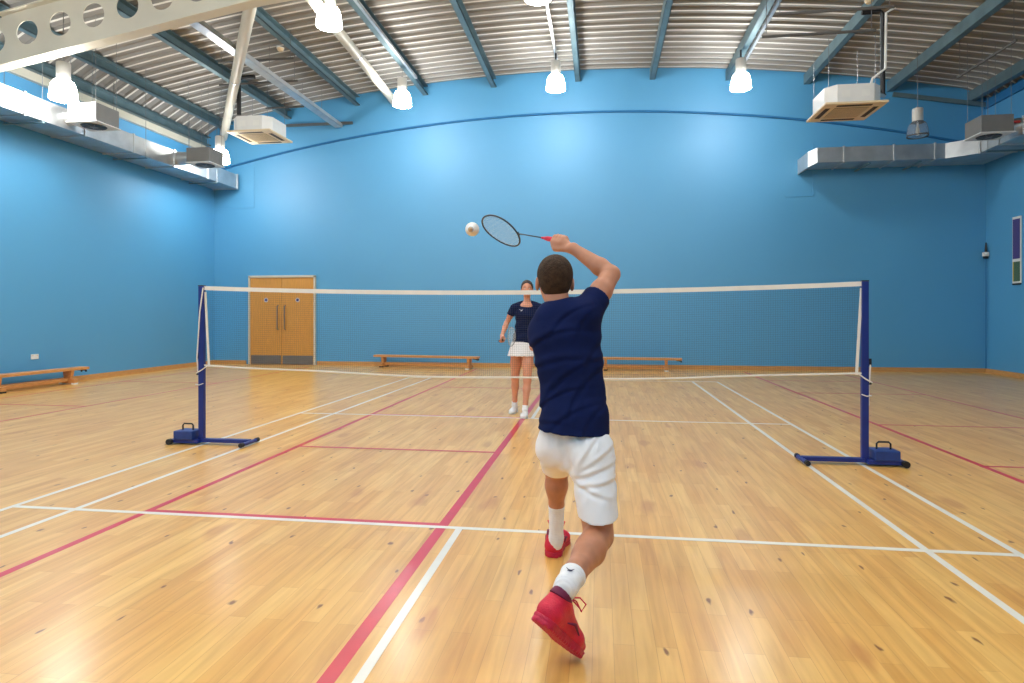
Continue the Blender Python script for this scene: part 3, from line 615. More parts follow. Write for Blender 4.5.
# ------------------------------------------------------------------ signed-distance sculpting
class Vol:
    """one continuous surface grown from smoothly blended tapered shapes"""
    def __init__(s, lo, hi, h):
        s.lo = np.array(lo, float); s.h = h; s.n = np.ceil((np.array(hi) - s.lo) / h).astype(int) + 1
        s.F = np.full(tuple(s.n), 1.0, np.float32)
    def win(s, lo, hi):
        a = np.clip(np.floor((np.array(lo) - s.lo) / s.h).astype(int), 0, s.n); b = np.clip(np.ceil((np.array(hi) - s.lo) / s.h).astype(int) + 1, 0, s.n)
        if (b <= a).any(): return None
        g = [(s.lo[i] + s.h * np.arange(a[i], b[i])).astype(np.float32) for i in range(3)]
        P = np.stack(np.meshgrid(*g, indexing='ij'), -1)
        return tuple(slice(a[i], b[i]) for i in range(3)), P
    def blend(s, lo, hi, fn, k, sub=False):
        pad = k + 3 * s.h; w = s.win(np.array(lo) - pad, np.array(hi) + pad)
        if w is None: return s
        sl, P = w; d = fn(P); F = s.F[sl]
        if sub:
            d = -d; hh = np.maximum(k - np.abs(F - d), 0) / max(k, 1e-6); s.F[sl] = np.maximum(F, d) + hh * hh * k / 4
        else:
            hh = np.maximum(k - np.abs(F - d), 0) / max(k, 1e-6); s.F[sl] = np.minimum(F, d) - hh * hh * k / 4
        return s
    def cap(s, a, b, ra, rb, k=0.015, sub=False):
        a = np.array(a, np.float32); b = np.array(b, np.float32); R = max(ra, rb); ab = b - a; L2 = float(ab @ ab) + 1e-12
        def fn(P):
            t = np.clip(((P - a) @ ab) / L2, 0, 1); q = P - a - t[..., None] * ab
            return np.sqrt((q * q).sum(-1)) - (ra + (rb - ra) * t)
        return s.blend(np.minimum(a, b) - R, np.maximum(a, b) + R, fn, k, sub)
    def chain(s, pts, rs, k=0.015):
        for i in range(len(pts) - 1): s.cap(pts[i], pts[i + 1], rs[i], rs[i + 1], k)
        return s
    def ecap(s, a, b, wa, wb, da, db, side, k=0.02):
        """tapered limb with an oval section: half-width w along side, half-depth d across it"""
        a = np.array(a, np.float32); b = np.array(b, np.float32); ab = b - a; L2 = float(ab @ ab) + 1e-12
        ax = ab / math.sqrt(L2); sd = np.array(side, np.float32); sd = sd - (sd @ ax) * ax; sd /= np.linalg.norm(sd); dp = np.cross(ax, sd)
        R = max(wa, wb, da, db)
        def fn(P):
            t = np.clip(((P - a) @ ab) / L2, 0, 1); q = P - a - t[..., None] * ab
            w = wa + (wb - wa) * t; d = da + (db - da) * t
            u = (q @ sd) / w; v = (q @ dp) / d; c = (q @ ax) / np.minimum(w, d)
            return (np.sqrt(u * u + v * v + c * c) - 1) * np.minimum(w, d)
        return s.blend(np.minimum(a, b) - R, np.maximum(a, b) + R, fn, k)
    def ell(s, c, r, R=None, k=0.01, sub=False):
        c = np.array(c, np.float32); r = np.array(r, np.float32); R = np.eye(3, dtype=np.float32) if R is None else np.array(R, np.float32)
        def fn(P):
            q = ((P - c) @ R.T) / r; l = np.sqrt((q * q).sum(-1)); return (l - 1) * r.min()
        m = r.max(); return s.blend(c - m, c + m, fn, k, sub)
    def cut(s, p, n, inside_only=None):
        """keep the half space behind plane (p, n)"""
        g = [(s.lo[i] + s.h * np.arange(s.n[i])).astype(np.float32) for i in range(3)]
        n = np.array(n, float); n = n / np.linalg.norm(n)
        D = (g[0][:, None, None] - p[0]) * n[0] + (g[1][None, :, None] - p[1]) * n[1] + (g[2][None, None, :] - p[2]) * n[2]
        s.F = np.maximum(s.F, D.astype(np.float32)); return s
    def warp(s, fn):
        g = [(s.lo[i] + s.h * np.arange(s.n[i])).astype(np.float32) for i in range(3)]
        s.F += fn(g[0][:, None, None], g[1][None, :, None], g[2][None, None, :]).astype(np.float32); return s
    def mesh(s, name, m, parent=None, smooth_it=2, label=None, origin=(0, 0, 0)):
        F = s.F
        for ax in range(3):
            sl = [slice(None)] * 3; sl[ax] = 0; F[tuple(sl)] = np.maximum(F[tuple(sl)], s.h); sl[ax] = -1; F[tuple(sl)] = np.maximum(F[tuple(sl)], s.h)
        S = F < 0; nx, ny, nz = F.shape; cid = []; pos = []; quads = []
        for ax in range(3):
            a = [slice(None)] * 3; b = [slice(None)] * 3; a[ax] = slice(0, -1); b[ax] = slice(1, None)
            ch = S[tuple(a)] != S[tuple(b)]; I = np.argwhere(ch)
            o1, o2 = [(1, 2), (2, 0), (0, 1)][ax]
            I = I[(I[:, o1] > 0) & (I[:, o2] > 0) & (I[:, o1] < F.shape[o1] - 1) & (I[:, o2] < F.shape[o2] - 1)]
            J = I.copy(); J[:, ax] += 1
            fa = F[I[:, 0], I[:, 1], I[:, 2]]; fb = F[J[:, 0], J[:, 1], J[:, 2]]; t = fa / (fa - fb)
            P = I.astype(float); P[:, ax] += t; cells = []
            for d1, d2 in ((0, 0), (-1, 0), (-1, -1), (0, -1)):
                C = I.copy(); C[:, o1] += d1; C[:, o2] += d2; cells.append((C[:, 0] * ny + C[:, 1]) * nz + C[:, 2])
            for c in cells: cid.append(c); pos.append(P)
            Q = np.stack(cells, 1); fl_ = fa > 0; Q[fl_] = Q[fl_][:, ::-1]; quads.append(Q)
        ids, inv = np.unique(np.concatenate(cid), return_inverse=True); inv = inv.ravel(); P = np.concatenate(pos); cnt = np.bincount(inv)
        V = np.stack([np.bincount(inv, P[:, i]) / cnt for i in range(3)], 1); Q = np.searchsorted(ids, np.concatenate(quads))
        for _ in range(smooth_it):
            A = np.zeros_like(V); c = np.zeros(len(V))
            for i in range(4):
                p, q = Q[:, i], Q[:, (i + 1) % 4]
                for j in range(3): A[:, j] += np.bincount(p, V[q, j], len(V)) + np.bincount(q, V[p, j], len(V))
                c += np.bincount(p, minlength=len(V)) + np.bincount(q, minlength=len(V))
            V = 0.5 * V + 0.5 * A / c[:, None]
        V = s.lo + V * s.h - np.array(origin)
        me = bpy.data.meshes.new(name); me.vertices.add(len(V)); me.vertices.foreach_set('co', V.astype(np.float32).ravel())
        me.loops.add(Q.size); me.loops.foreach_set('vertex_index', Q.astype(np.int32).ravel())
        me.polygons.add(len(Q)); me.polygons.foreach_set('loop_start', np.arange(0, Q.size, 4, dtype=np.int32)); me.polygons.foreach_set('loop_total', np.full(len(Q), 4, np.int32))
        me.polygons.foreach_set('use_smooth', np.ones(len(Q), bool)); me.update(calc_edges=True); me.validate()
        o = bpy.data.objects.new(name, me); COL.objects.link(o); me.materials.append(M[m])
        if parent: o.parent = parent
        if label: o['label'] = label
        return o
V3 = lambda *a: np.array(a, float)
def unit(v): v = np.array(v, float); return v / np.linalg.norm(v)

def head(v, c, fwd, up, w=0.076, fem=False):
    """skull, jaw, nose, ears, brow and lips blended into a body volume; returns the frame"""
    f = unit(fwd); u = unit(np.array(up) - np.dot(up, f) * f); s = np.cross(f, u); R = np.stack([s, f, u]); k = w / 0.076
    at = lambda x, y, z: c + (s * x + f * y + u * z) * k
    v.ell(at(0, -0.008, 0.028), (w, 0.098 * k, 0.088 * k), R, 0.01)
    v.ell(at(0, 0.03, -0.03), (w * 0.80, 0.066 * k, 0.082 * k), R, 0.03)
    v.ell(at(0, 0.062, -0.088), (0.030 * k, 0.024 * k, 0.020 * k), R, 0.03)
    v.cap(at(0, 0.094, 0.008), at(0, 0.112, -0.028), 0.008 * k, 0.013 * k, 0.012)
    v.cap(at(-0.012, 0.100, -0.032), at(0.012, 0.100, -0.032), 0.008 * k, 0.008 * k, 0.008)
    v.cap(at(-0.034, 0.083, 0.026), at(0.034, 0.083, 0.026), 0.009 * k, 0.009 * k, 0.015)
    v.cap(at(-0.02, 0.086, -0.056), at(0.02, 0.086, -0.056), 0.008 * k, 0.008 * k, 0.008)
    for q in (-1, 1):
        v.ell(at(q * 0.030, 0.094, 0.008), (0.016 * k, 0.012 * k, 0.010 * k), R, 0.008, sub=True)
        v.ell(at(q * (0.080), -0.010, -0.014), (0.011 * k, 0.019 * k, 0.033 * k), R, 0.006)
        v.ell(at(q * (0.090), 0.000, -0.012), (0.006 * k, 0.010 * k, 0.018 * k), R, 0.004, sub=True)
    return at, R
def face_bits(parent, at, R, k=1.0, lips='lips'):
    def ball(p, r, name, m, sc=(1, 1, 1)):
        n = 12; mb = MB()
        mb.lathe([(r * math.sin(math.pi * i / 8), -r * math.cos(math.pi * i / 8)) for i in range(9)], n=n, caps=False)
        mb.v = [tuple(np.array(p) + (np.array(v) * sc) @ R) for v in mb.v]
        return mb.build(name, m, parent, smooth='all')
    for q in (-1, 1):
        ball(at(q * 0.030, 0.0765, 0.008), 0.0125 * k, 'eye', 'eyew'); ball(at(q * 0.030, 0.0850, 0.008), 0.0052 * k, 'iris', 'iris')
        mb = MB(); mb.tube([at(q * 0.014, 0.094, 0.026), at(q * 0.030, 0.0935, 0.031), at(q * 0.048, 0.083, 0.025)], [0.0028, 0.0032, 0.0018], 6); mb.build('eyebrow', 'hair_f', parent, smooth='all')
    MB().tube([at(-0.024, 0.084, -0.056), at(-0.010, 0.0935, -0.053), at(0, 0.094, -0.055), at(0.010, 0.0935, -0.053), at(0.024, 0.084, -0.056)], [0.001, 0.004, 0.0045, 0.004, 0.001], 6).build('lips', lips, parent, smooth='all')

def fist(v, wrist, G, g, rg=0.014, thumb=1, rw=0.026):
    """palm and five fingers closed round a handle through G along unit axis g (towards the thumb side)"""
    wrist = np.array(wrist, float); G = np.array(G, float); g = unit(g)
    u1 = wrist - G; u1 = unit(u1 - (u1 @ g) * g); u2 = np.cross(g, u1) * thumb
    pt = lambda s_, th, r: G + g * s_ + (u1 * math.cos(th) + u2 * math.sin(th)) * r
    pc = G + u1 * 0.030 + u2 * 0.006
    v.ecap(wrist, pc + u1 * 0.006, rw, 0.036, rw * 0.75, 0.018, g, 0.02)
    for i, (s_, L, r) in enumerate(((0.030, 1.0, 0.0090), (0.010, 1.08, 0.0092), (-0.010, 1.02, 0.0088), (-0.028, 0.82, 0.0078))):
        R = rg + r + 0.001
        K = pt(s_, 0.95, R + 0.010); v.cap(pc + g * s_ * 0.8, K, 0.015, r + 0.0022, 0.012)
        a = [pt(s_, th, R + e) for th, e in ((0.95, 0.010), (1.9, 0.004), (2.9, 0.001), (3.9 + 0.5 * (L - 0.9), 0.0))]
        v.chain(a, [r + 0.0015, r + 0.0006, r, r * 0.88], 0.003)
    v.cap(pc + g * 0.01, pt(-0.040, 0.5, 0.012), 0.026, 0.021, 0.02)
    T0 = pt(0.022, -0.25, 0.040); T1 = pt(0.044, -0.9, rg + 0.020); T2 = pt(0.058, -1.5, rg + 0.013); T3 = pt(0.066, -2.2, rg + 0.011)
    v.chain([pc + u1 * 0.01, T0, T1, T2, T3], [0.016, 0.0145, 0.0115, 0.0105, 0.0085], 0.008)
def open_hand(v, wrist, d, n, side, r0=0.024):
    """relaxed hand: d along the hand, n out of the palm, side towards the thumb"""
    w = np.array(wrist, float); d = unit(d); s_ = unit(np.array(side) - np.dot(side, d) * d); n = np.cross(d, s_) * (1 if np.dot(np.cross(d, s_), n) > 0 else -1)
    v.ecap(w, w + d * 0.075, r0, 0.038, r0 * 0.8, 0.013, s_, 0.015)
    for o, L, r in ((0.028, 0.070, 0.0082), (0.010, 0.080, 0.0085), (-0.009, 0.074, 0.0082), (-0.026, 0.058, 0.0074)):
        K = w + d * 0.082 + s_ * o; a = K + (d * 0.93 + n * 0.36) * L * 0.45; b = a + (d * 0.72 + n * 0.69) * L * 0.32; c = b + (d * 0.45 + n * 0.89) * L * 0.26
        v.chain([K - d * 0.02, a, b, c], [r + 0.002, r, r * 0.95, r * 0.85], 0.003)
    T0 = w + d * 0.025 + s_ * 0.026; T1 = T0 + d * 0.030 + s_ * 0.022 + n * 0.01; T2 = T1 + d * 0.028 + s_ * 0.008 + n * 0.012
    v.chain([w + d * 0.015, T0, T1, T2], [0.014, 0.012, 0.0105, 0.0085], 0.006)

# ------------------------------------------------------------------ shoes (local: x forward from heel, z up)
def shoe(parent, origin, fwd, up, mu, ms, ml, mc, side=1, name='shoe', loop=True, scale=1.0):
    f = unit(fwd); u = unit(np.array(up) - np.dot(up, f) * f); s = np.cross(u, f)
    X = Matrix(((f[0], s[0], u[0], origin[0]), (f[1], s[1], u[1], origin[1]), (f[2], s[2], u[2], origin[2]), (0, 0, 0, 1))) @ Matrix.Scale(scale, 4)
    v = Vol((-0.03, -0.08, 0.005), (0.33, 0.08, 0.15), 0.003)
    v.ecap((0.045, 0, 0.045), (0.06, 0, 0.088), 0.040, 0.037, 0.046, 0.045, (0, 1, 0), 0.01)
    v.ecap((0.05, 0, 0.045), (0.20, side * 0.004, 0.036), 0.038, 0.049, 0.036, 0.032, (0, 1, 0), 0.02)
    v.ecap((0.20, side * 0.004, 0.036), (0.252, side * 0.002, 0.030), 0.049, 0.038, 0.032, 0.024, (0, 1, 0), 0.02)
    v.cap((0.085, 0, 0.085), (0.165, 0, 0.060), 0.030, 0.026, 0.02)
    v.cut((0, 0, 0.018), (0, 0, -1)); v.cut((0.03, 0, 0.118), (0.25, 0, 1)); v.ell((0.062, 0, 0.125), (0.034, 0.027, 0.03), None, 0.006, sub=True)
    up_ = v.mesh(name, mu, parent, 1)
    v = Vol((-0.03, -0.08, -0.01), (0.33, 0.08, 0.06), 0.003)
    v.ecap((0.045, 0, 0.018), (0.12, 0, 0.018), 0.043, 0.037, 0.05, 0.05, (0, 1, 0), 0.01); v.ecap((0.12, 0, 0.018), (0.205, side * 0.004, 0.018), 0.037, 0.052, 0.05, 0.05, (0, 1, 0), 0.02)
    v.ecap((0.205, side * 0.004, 0.018), (0.25, side * 0.002, 0.022), 0.052, 0.041, 0.05, 0.045, (0, 1, 0), 0.02)
    v.cut((0, 0, 0.0), (0, 0, -1)); v.cut((0, 0, 0.027), (0.02, 0, 1))
    v.warp(lambda x, y, z: 0.0012 * np.sign(np.sin(x * 420)) * (z < 0.006) + 0.002 * np.exp(-((z - 0.014) / 0.003) ** 2))
    so_ = v.mesh('sole', ms, up_, 1)
    tg = MB()
    for i in range(6):
        x = 0.098 + i * 0.016; z = 0.116 - i * 0.0085
        tg.tube([(x - 0.004, -0.023, z - 0.013), (x, -0.012, z - 0.001), (x + 0.002, 0, z + 0.003), (x, 0.012, z - 0.001), (x - 0.004, 0.023, z - 0.013)], 0.003, 6)
    if loop:
        for q in (-1, 1):
            tg.tube([(0.10, 0, 0.121), (0.112, q * 0.026, 0.138), (0.134, q * 0.042, 0.132), (0.142, q * 0.034, 0.110), (0.118, q * 0.015, 0.118), (0.10, 0, 0.121)], 0.0026, 6)
            tg.tube([(0.10, 0, 0.121), (0.125, q * 0.012, 0.126), (0.15, q * 0.03, 0.108)], 0.0024, 6)
    la = tg.build('laces', ml, up_, smooth='all')
    cl = Vol((-0.03, -0.06, 0.07), (0.14, 0.06, 0.15), 0.003)
    cl.ecap((0.052, 0, 0.09), (0.060, 0, 0.112), 0.036, 0.034, 0.043, 0.040, (0, 1, 0), 0.005); cl.cut((0.03, 0, 0.123), (0.25, 0, 1)); cl.cut((0, 0, 0.098), (0.0, 0, -1))
    co = cl.mesh('collar', mc, up_, 1)
    # side flash
    fl2 = MB()
    for q in (-1, 1): fl2.tube([(0.085, q * 0.046, 0.05), (0.125, q * 0.0475, 0.062), (0.165, q * 0.050, 0.045)], [0.002, 0.005, 0.002], 6)
    fl_o = fl2.build('side_flash', mc, up_, smooth='all')
    for o in (up_,):
        o.matrix_local = X
    return up_

# ------------------------------------------------------------------ rackets
def racket(grip_pt, head_c, wdir, mg, mf, label, into=0.10, glen=0.17):
    o = tag(empty('badminton_racket', tuple(grip_pt)), label, 'racket', 'badminton rackets')
    G = np.array(grip_pt, float); H = np.array(head_c, float); L = unit(H - G); W = unit(np.array(wdir) - np.dot(wdir, L) * L); D = np.linalg.norm(H - G)
    P = lambda a, b: L * a + W * b
    n = 48; a, b = 0.145, 0.112
    ov = lambda t: (D + a * math.cos(t), b * math.sin(t) * (1 - 0.10 * math.cos(t)))
    MB().tube([P(*ov(2 * math.pi * i / n)) for i in range(n)] + [P(*ov(0))], 0.0052, 8, caps=False).build('head_frame', mf, o, smooth='all')
    st = MB(); k = 0.0006
    for i in range(-10, 11):
        y = i * 0.0102; q = math.sqrt(max(0, 1 - (y / b) ** 2)); st.tube([P(D - a * q, y), P(D + a * q, y)], k, 4)
    for i in range(-11, 12):
        x = i * 0.0122; q = math.sqrt(max(0, 1 - (x / a) ** 2)); st.tube([P(D + x, -b * q), P(D + x, b * q)], k, 4)
    st.build('string_bed', 'string', o)
    MB().tube([P(glen - into, 0), P(D - a - 0.004, 0)], 0.0036, 10).build('shaft', mf, o, smooth='all')
    MB().tube([P(-into, 0), P(-into + 0.012, 0), P(glen - into - 0.03, 0), P(glen - into, 0)], [0.0165, 0.0145, 0.013, 0.0075], 10).build('grip', mg, o, smooth='all')
    MB().tube([P(glen - into - 0.002, 0), P(glen - into + 0.018, 0)], [0.0075, 0.005], 10).build('cone', mg, o, smooth='all')
    MB().tube([P(D - a - 0.012, -0.010), P(D - a - 0.006, 0), P(D - a - 0.012, 0.010)], 0.005, 8).build('throat_joint', mf, o, smooth='all')
    return o

def bird_mark(parent, c, sx, sz, m, name='emblem'):
    """small wing-shaped printed mark: c centre, sx right vector, sz up vector"""
    c = np.array(c, float); sx = np.array(sx, float); sz = np.array(sz, float); n = unit(np.cross(sx, sz))
    mb = MB()
    def poly(pts, lift=0.0):
        k = len(pts); mb.add([c + sx * x + sz * y + n * (0.0006 + lift) for x, y in pts] + [c + sx * x + sz * y - n * 0.0006 for x, y in pts],
                             [tuple(range(k)), tuple(reversed(range(k, 2 * k)))] + [(i, k + i, k + (i + 1) % k, (i + 1) % k) for i in range(k)])
    poly([(-1.0, 0.75), (-0.30, 0.10), (0.15, -0.05), (0.05, -0.45), (-0.45, -0.05)])
    poly([(0.15, -0.05), (0.55, 0.05), (1.0, 0.60), (0.75, -0.15), (0.05, -0.45)])
    poly([(0.05, -0.45), (0.75, -0.15), (0.80, -0.45), (0.25, -0.75), (-0.35, -0.70)])
    return mb.build(name, m, parent)

# ================================================================== the man in the foreground
MAN = tag(empty('person', (0.70, -2.85, 0)), 'person in navy shirt and white shorts seen from behind, right arm raised with a racket', 'person')
hipR, hipL = V3(0.789, -2.88, 0.673), V3(0.640, -2.80, 0.67)
kneeR, kneeL = V3(0.822, -2.97, 0.335), V3(0.607, -2.42, 0.475)
ankR, ankL = V3(0.710, -3.395, 0.298), V3(0.600, -2.36, 0.10)
shR, shL = V3(0.774, -2.83, 1.28), V3(0.572, -2.79, 1.195)
elR, wrR = V3(0.880, -2.645, 1.462), V3(0.695, -2.535, 1.600)
elL, wrL = V3(0.635, -2.60, 1.00), V3(0.69, -2.47, 1.17)
GR = V3(0.633, -2.47, 1.645); RH = V3(0.272, -2.17, 1.745); gdir = unit(RH - GR)
v = Vol((0.30, -3.56, 0.05), (1.02, -2.18, 1.72), 0.0045)
HC = V3(0.620, -2.755, 1.427); hat, HR = head(v, HC, (-0.20, 0.97, 0.10), (0.02, -0.05, 1), 0.0765)
v.ecap(V3(0.640, -2.805, 1.29), V3(0.626, -2.775, 1.385), 0.058, 0.054, 0.054, 0.056, (1, 0, 0), 0.02)
v.ecap(V3(0.59, -2.79, 1.215), V3(0.76, -2.82, 1.28), 0.038, 0.04, 0.045, 0.045, (0, 1, 0), 0.03)
v.ecap(V3(0.715, -2.84, 0.75), V3(0.700, -2.83, 0.95), 0.115, 0.105, 0.08, 0.075, (1, 0, 0), 0.03); v.ecap(V3(0.700, -2.83, 0.95), V3(0.665, -2.80, 1.22), 0.105, 0.115, 0.075, 0.08, (1, 0, 0), 0.03)
# right arm
v.chain([shR, shR * 0.45 + elR * 0.55, elR], [0.050, 0.050, 0.041], 0.02)
v.cap(shR * 0.25 + elR * 0.75 + V3(0, -0.012, -0.01), elR + V3(-0.005, -0.012, 0.0), 0.030, 0.033, 0.02)
v.chain([elR, elR * 0.72 + wrR * 0.28, wrR], [0.041, 0.0425, 0.0265], 0.015)
fist(v, wrR, GR, gdir, 0.0135, thumb=1)
# left arm, held in front of the chest
v.chain([shL, (shL + elL) / 2, elL], [0.048, 0.047, 0.038], 0.02); v.chain([elL, elL * 0.7 + wrL * 0.3, wrL], [0.038, 0.040, 0.026], 0.015)
open_hand(v, wrL, wrL - elL + V3(0.05, 0.02, 0), (0, 1, 0.2), (-0.4, 0, 1))
# legs
v.chain([hipR, hipR * 0.4 + kneeR * 0.6, kneeR], [0.088, 0.078, 0.061], 0.03); v.chain([hipL, (hipL + kneeL) / 2, kneeL], [0.080, 0.068, 0.054], 0.03)
v.cap(hipL + V3(0.02, 0, 0), hipR, 0.09, 0.09, 0.03)
cR = kneeR * 0.68 + ankR * 0.32
v.chain([kneeR, cR + V3(0.002, 0, -0.004), kneeR * 0.25 + ankR * 0.75, ankR], [0.059, 0.060, 0.041, 0.033], 0.02)
v.cap(kneeR * 0.85 + ankR * 0.15 + V3(0, -0.005, 0.014), kneeR * 0.52 + ankR * 0.48 + V3(0, 0.0, 0.012), 0.044, 0.042, 0.03)
v.chain([kneeL, kneeL * 0.78 + ankL * 0.22 + V3(0, -0.014, 0), kneeL * 0.48 + ankL * 0.52, ankL], [0.055, 0.056, 0.037, 0.030], 0.02)
v.cap(kneeL * 0.92 + ankL * 0.08 + V3(0, -0.02, 0), kneeL * 0.68 + ankL * 0.32 + V3(0, -0.02, 0), 0.04, 0.036, 0.03)
org = (0.70, -2.85, 0)
body = v.mesh('body', 'skin_m', MAN, 2, origin=org); del v
Lm = lambda p: np.array(p, float) - np.array(org)
face_bits(MAN, lambda x, y, z: Lm(hat(x, y, z)), HR)
# hair
v = Vol((0.50, -2.90, 1.28), (0.74, -2.60, 1.58), 0.003)
v.ell(hat(0, -0.010, 0.030), (0.0825, 0.104, 0.093), HR, 0.01); v.ell(hat(0, -0.040, -0.022), (0.060, 0.060, 0.058), HR, 0.03)
v.cut(hat(0, 0.010, -0.018), HR.T @ V3(0, 0.55, -0.30)); v.cut(hat(0, -0.05, -0.062), HR.T @ V3(0, 0.35, -1)); v.cut(hat(0, 0.075, 0.055), HR.T @ V3(0, 1, -0.55))
v.warp(lambda x, y, z: 0.0007 * np.sin(x * 900 + z * 300) * np.sin(z * 800 + y * 300))
v.mesh('hair', 'hair_m', MAN, 1, origin=org); del v
# shirt
v = Vol((0.42, -3.02, 0.70), (0.98, -2.50, 1.46), 0.004)
T = [(0.711, -2.865, 0.72, 0.166, 0.150), (0.715, -2.855, 0.82, 0.146, 0.128), (0.708, -2.84, 0.93, 0.136, 0.103), (0.693, -2.83, 1.05, 0.143, 0.108), (0.672, -2.81, 1.17, 0.153, 0.114), (0.664, -2.80, 1.245, 0.140, 0.105)]
for a, b in zip(T[:-1], T[1:]): v.ecap(a[:3], b[:3], a[3], b[3], a[4], b[4], (1, 0.15, 0), 0.03)
v.ecap(V3(0.566, -2.795, 1.190), V3(0.750, -2.825, 1.268), 0.056, 0.062, 0.056, 0.062, (0, 1, 0), 0.04)
v.cap(V3(0.628, -2.795, 1.268), V3(0.668, -2.80, 1.280), 0.052, 0.054, 0.05)
sd_ = unit(elR - shR); se = shR + sd_ * 0.112
v.cap(shR - sd_ * 0.01 + V3(-0.01, 0, -0.01), se + sd_ * 0.05, 0.066, 0.064, 0.035)
v.cap(V3(0.755, -2.83, 1.17), se + V3(-0.03, -0.0, -0.035), 0.055, 0.040, 0.04)
sl2 = unit(elL - shL); v.cap(shL, shL + sl2 * 0.12, 0.060, 0.055, 0.03)
# sleeve hem: only cut near the arm
def halfcut(v, p, n, c, rad):
    p = np.array(p); n = unit(n)
    w = v.win(np.array(c) - rad, np.array(c) + rad); sl, P = w; D = (P - p.astype(np.float32)) @ n.astype(np.float32)
    m = np.sqrt(((P - np.array(c, np.float32)) ** 2).sum(-1)) < rad
    F = v.F[sl]; F[m] = np.maximum(F[m], D[m]); v.F[sl] = F
halfcut(v, se, sd_ + V3(0.15, 0, 0.1), se + sd_ * 0.06, 0.10); halfcut(v, shL + sl2 * 0.12, sl2, shL + sl2 * 0.17, 0.08)
v.cut((0.711, -2.85, 0.757), (-0.06, 0.0, -1)); 
v.ell(V3(0.632, -2.785, 1.375), (0.068, 0.074, 0.066), None, 0.008, sub=True)
def folds(x, y, z):
    f = 0
    for (x0, z0, ang, L, A, w) in ((0.60, 1.17, 0.45, 0.14, 0.010, 0.014), (0.62, 1.06, 0.30, 0.16, 0.009, 0.016), (0.66, 0.98, 0.75, 0.18, 0.009, 0.014), (0.74, 0.93, 1.0, 0.15, 0.009, 0.014),
                                   (0.62, 0.90, 0.65, 0.12, 0.010, 0.012), (0.70, 0.84, 0.55, 0.14, 0.008, 0.013), (0.78, 1.06, 1.2, 0.12, 0.006, 0.014), (0.67, 1.25, 0.75, 0.11, 0.009, 0.012), (0.76, 1.24, 1.0, 0.08, 0.006, 0.012), (0.80, 0.83, 0.9, 0.09, 0.006, 0.012), (0.60, 0.80, 0.2, 0.09, 0.006, 0.012)):
        c, s_ = math.cos(ang), math.sin(ang); a = (x - x0) * c + (z - z0) * s_; b = -(x - x0) * s_ + (z - z0) * c + 0.25 * (a ** 2) / L
        f = f + 0.55 * A * np.exp(-(a / L) ** 2) * (np.exp(-(b / (0.8 * w)) ** 2) - 0.8 * np.exp(-((b - 1.5 * w) / w) ** 2))
    return f + 0 * y
v.warp(folds)
v.mesh('shirt', 'navy', MAN, 2, origin=org); del v
v = Vol((0.53, -2.90, 1.27), (0.74, -2.68, 1.38), 0.003)   # collar band
v.ell(V3(0.634, -2.793, 1.316), (0.072, 0.073, 0.020), [[1, 0, 0.05], [0, 0.96, 0.28], [-0.05, -0.28, 0.96]], 0.01); v.ell(V3(0.631, -2.785, 1.333), (0.059, 0.062, 0.06), None, 0.003, sub=True)
v.mesh('collar_band', 'navy', MAN, 1, origin=org); del v
# shorts
v = Vol((0.45, -3.15, 0.32), (0.99, -2.36, 0.86), 0.004)
v.ecap((0.714, -2.85, 0.80), (0.714, -2.85, 0.70), 0.142, 0.150, 0.105, 0.115, (1, 0.1, 0), 0.03)
v.ecap(hipR + V3(0.000, -0.02, 0.0), kneeR + V3(0.006, -0.025, 0.02), 0.100, 0.080, 0.098, 0.100, (1, 0, 0), 0.04)
v.ell(hipR + V3(-0.02, -0.025, -0.01), (0.102, 0.108, 0.10), None, 0.04); v.ell(hipL + V3(0.003, -0.03, 0.0), (0.098, 0.10, 0.095), None, 0.04)
v.cap(hipL, kneeL + V3(0.005, -0.02, 0.02), 0.094, 0.082, 0.03)
v.cut((0.82, -2.99, 0.422), (0.02, 0.12, -1)); 
kd = unit(kneeL - hipL); halfcut(v, kneeL + V3(0, 0, -0.035), (0, 0.25, -1), kneeL + V3(0, 0, -0.10), 0.14)
v.cut((0.7, -2.85, 0.80), (0, 0, 1))
v.cap(V3(0.665, -2.98, 0.80), V3(0.690, -2.97, 0.56), 0.010, 0.022, 0.03, sub=True)
def sf(x, y, z):
    f = 0.0022 * np.sin(z * 60 - x * 95 + 2 * np.sin(x * 22)) * np.exp(-((z - 0.58) / 0.10) ** 2) + 0.0018 * np.sin(x * 150 + z * 20) * np.exp(-((z - 0.76) / 0.05) ** 2)
    for (x0, z0, ang, L, A, w) in ((0.80, 0.60, 0.35, 0.10, 0.007, 0.010), (0.82, 0.555, 0.15, 0.09, 0.007, 0.010), (0.78, 0.53, -0.35, 0.08, 0.006, 0.010), (0.83, 0.66, 0.6, 0.08, 0.006, 0.010), (0.79, 0.70, 1.0, 0.08, 0.005, 0.010)):
        c, s_ = math.cos(ang), math.sin(ang); a = (x - x0) * c + (z - z0) * s_; b = -(x - x0) * s_ + (z - z0) * c
        f = f + A * np.exp(-(a / L) ** 2) * (np.exp(-(b / w) ** 2) - 0.8 * np.exp(-((b - 1.7 * w) / w) ** 2))
    return f + 0 * y
v.warp(sf)
sh_ = v.mesh('shorts', 'shorts', MAN, 2, origin=org); del v
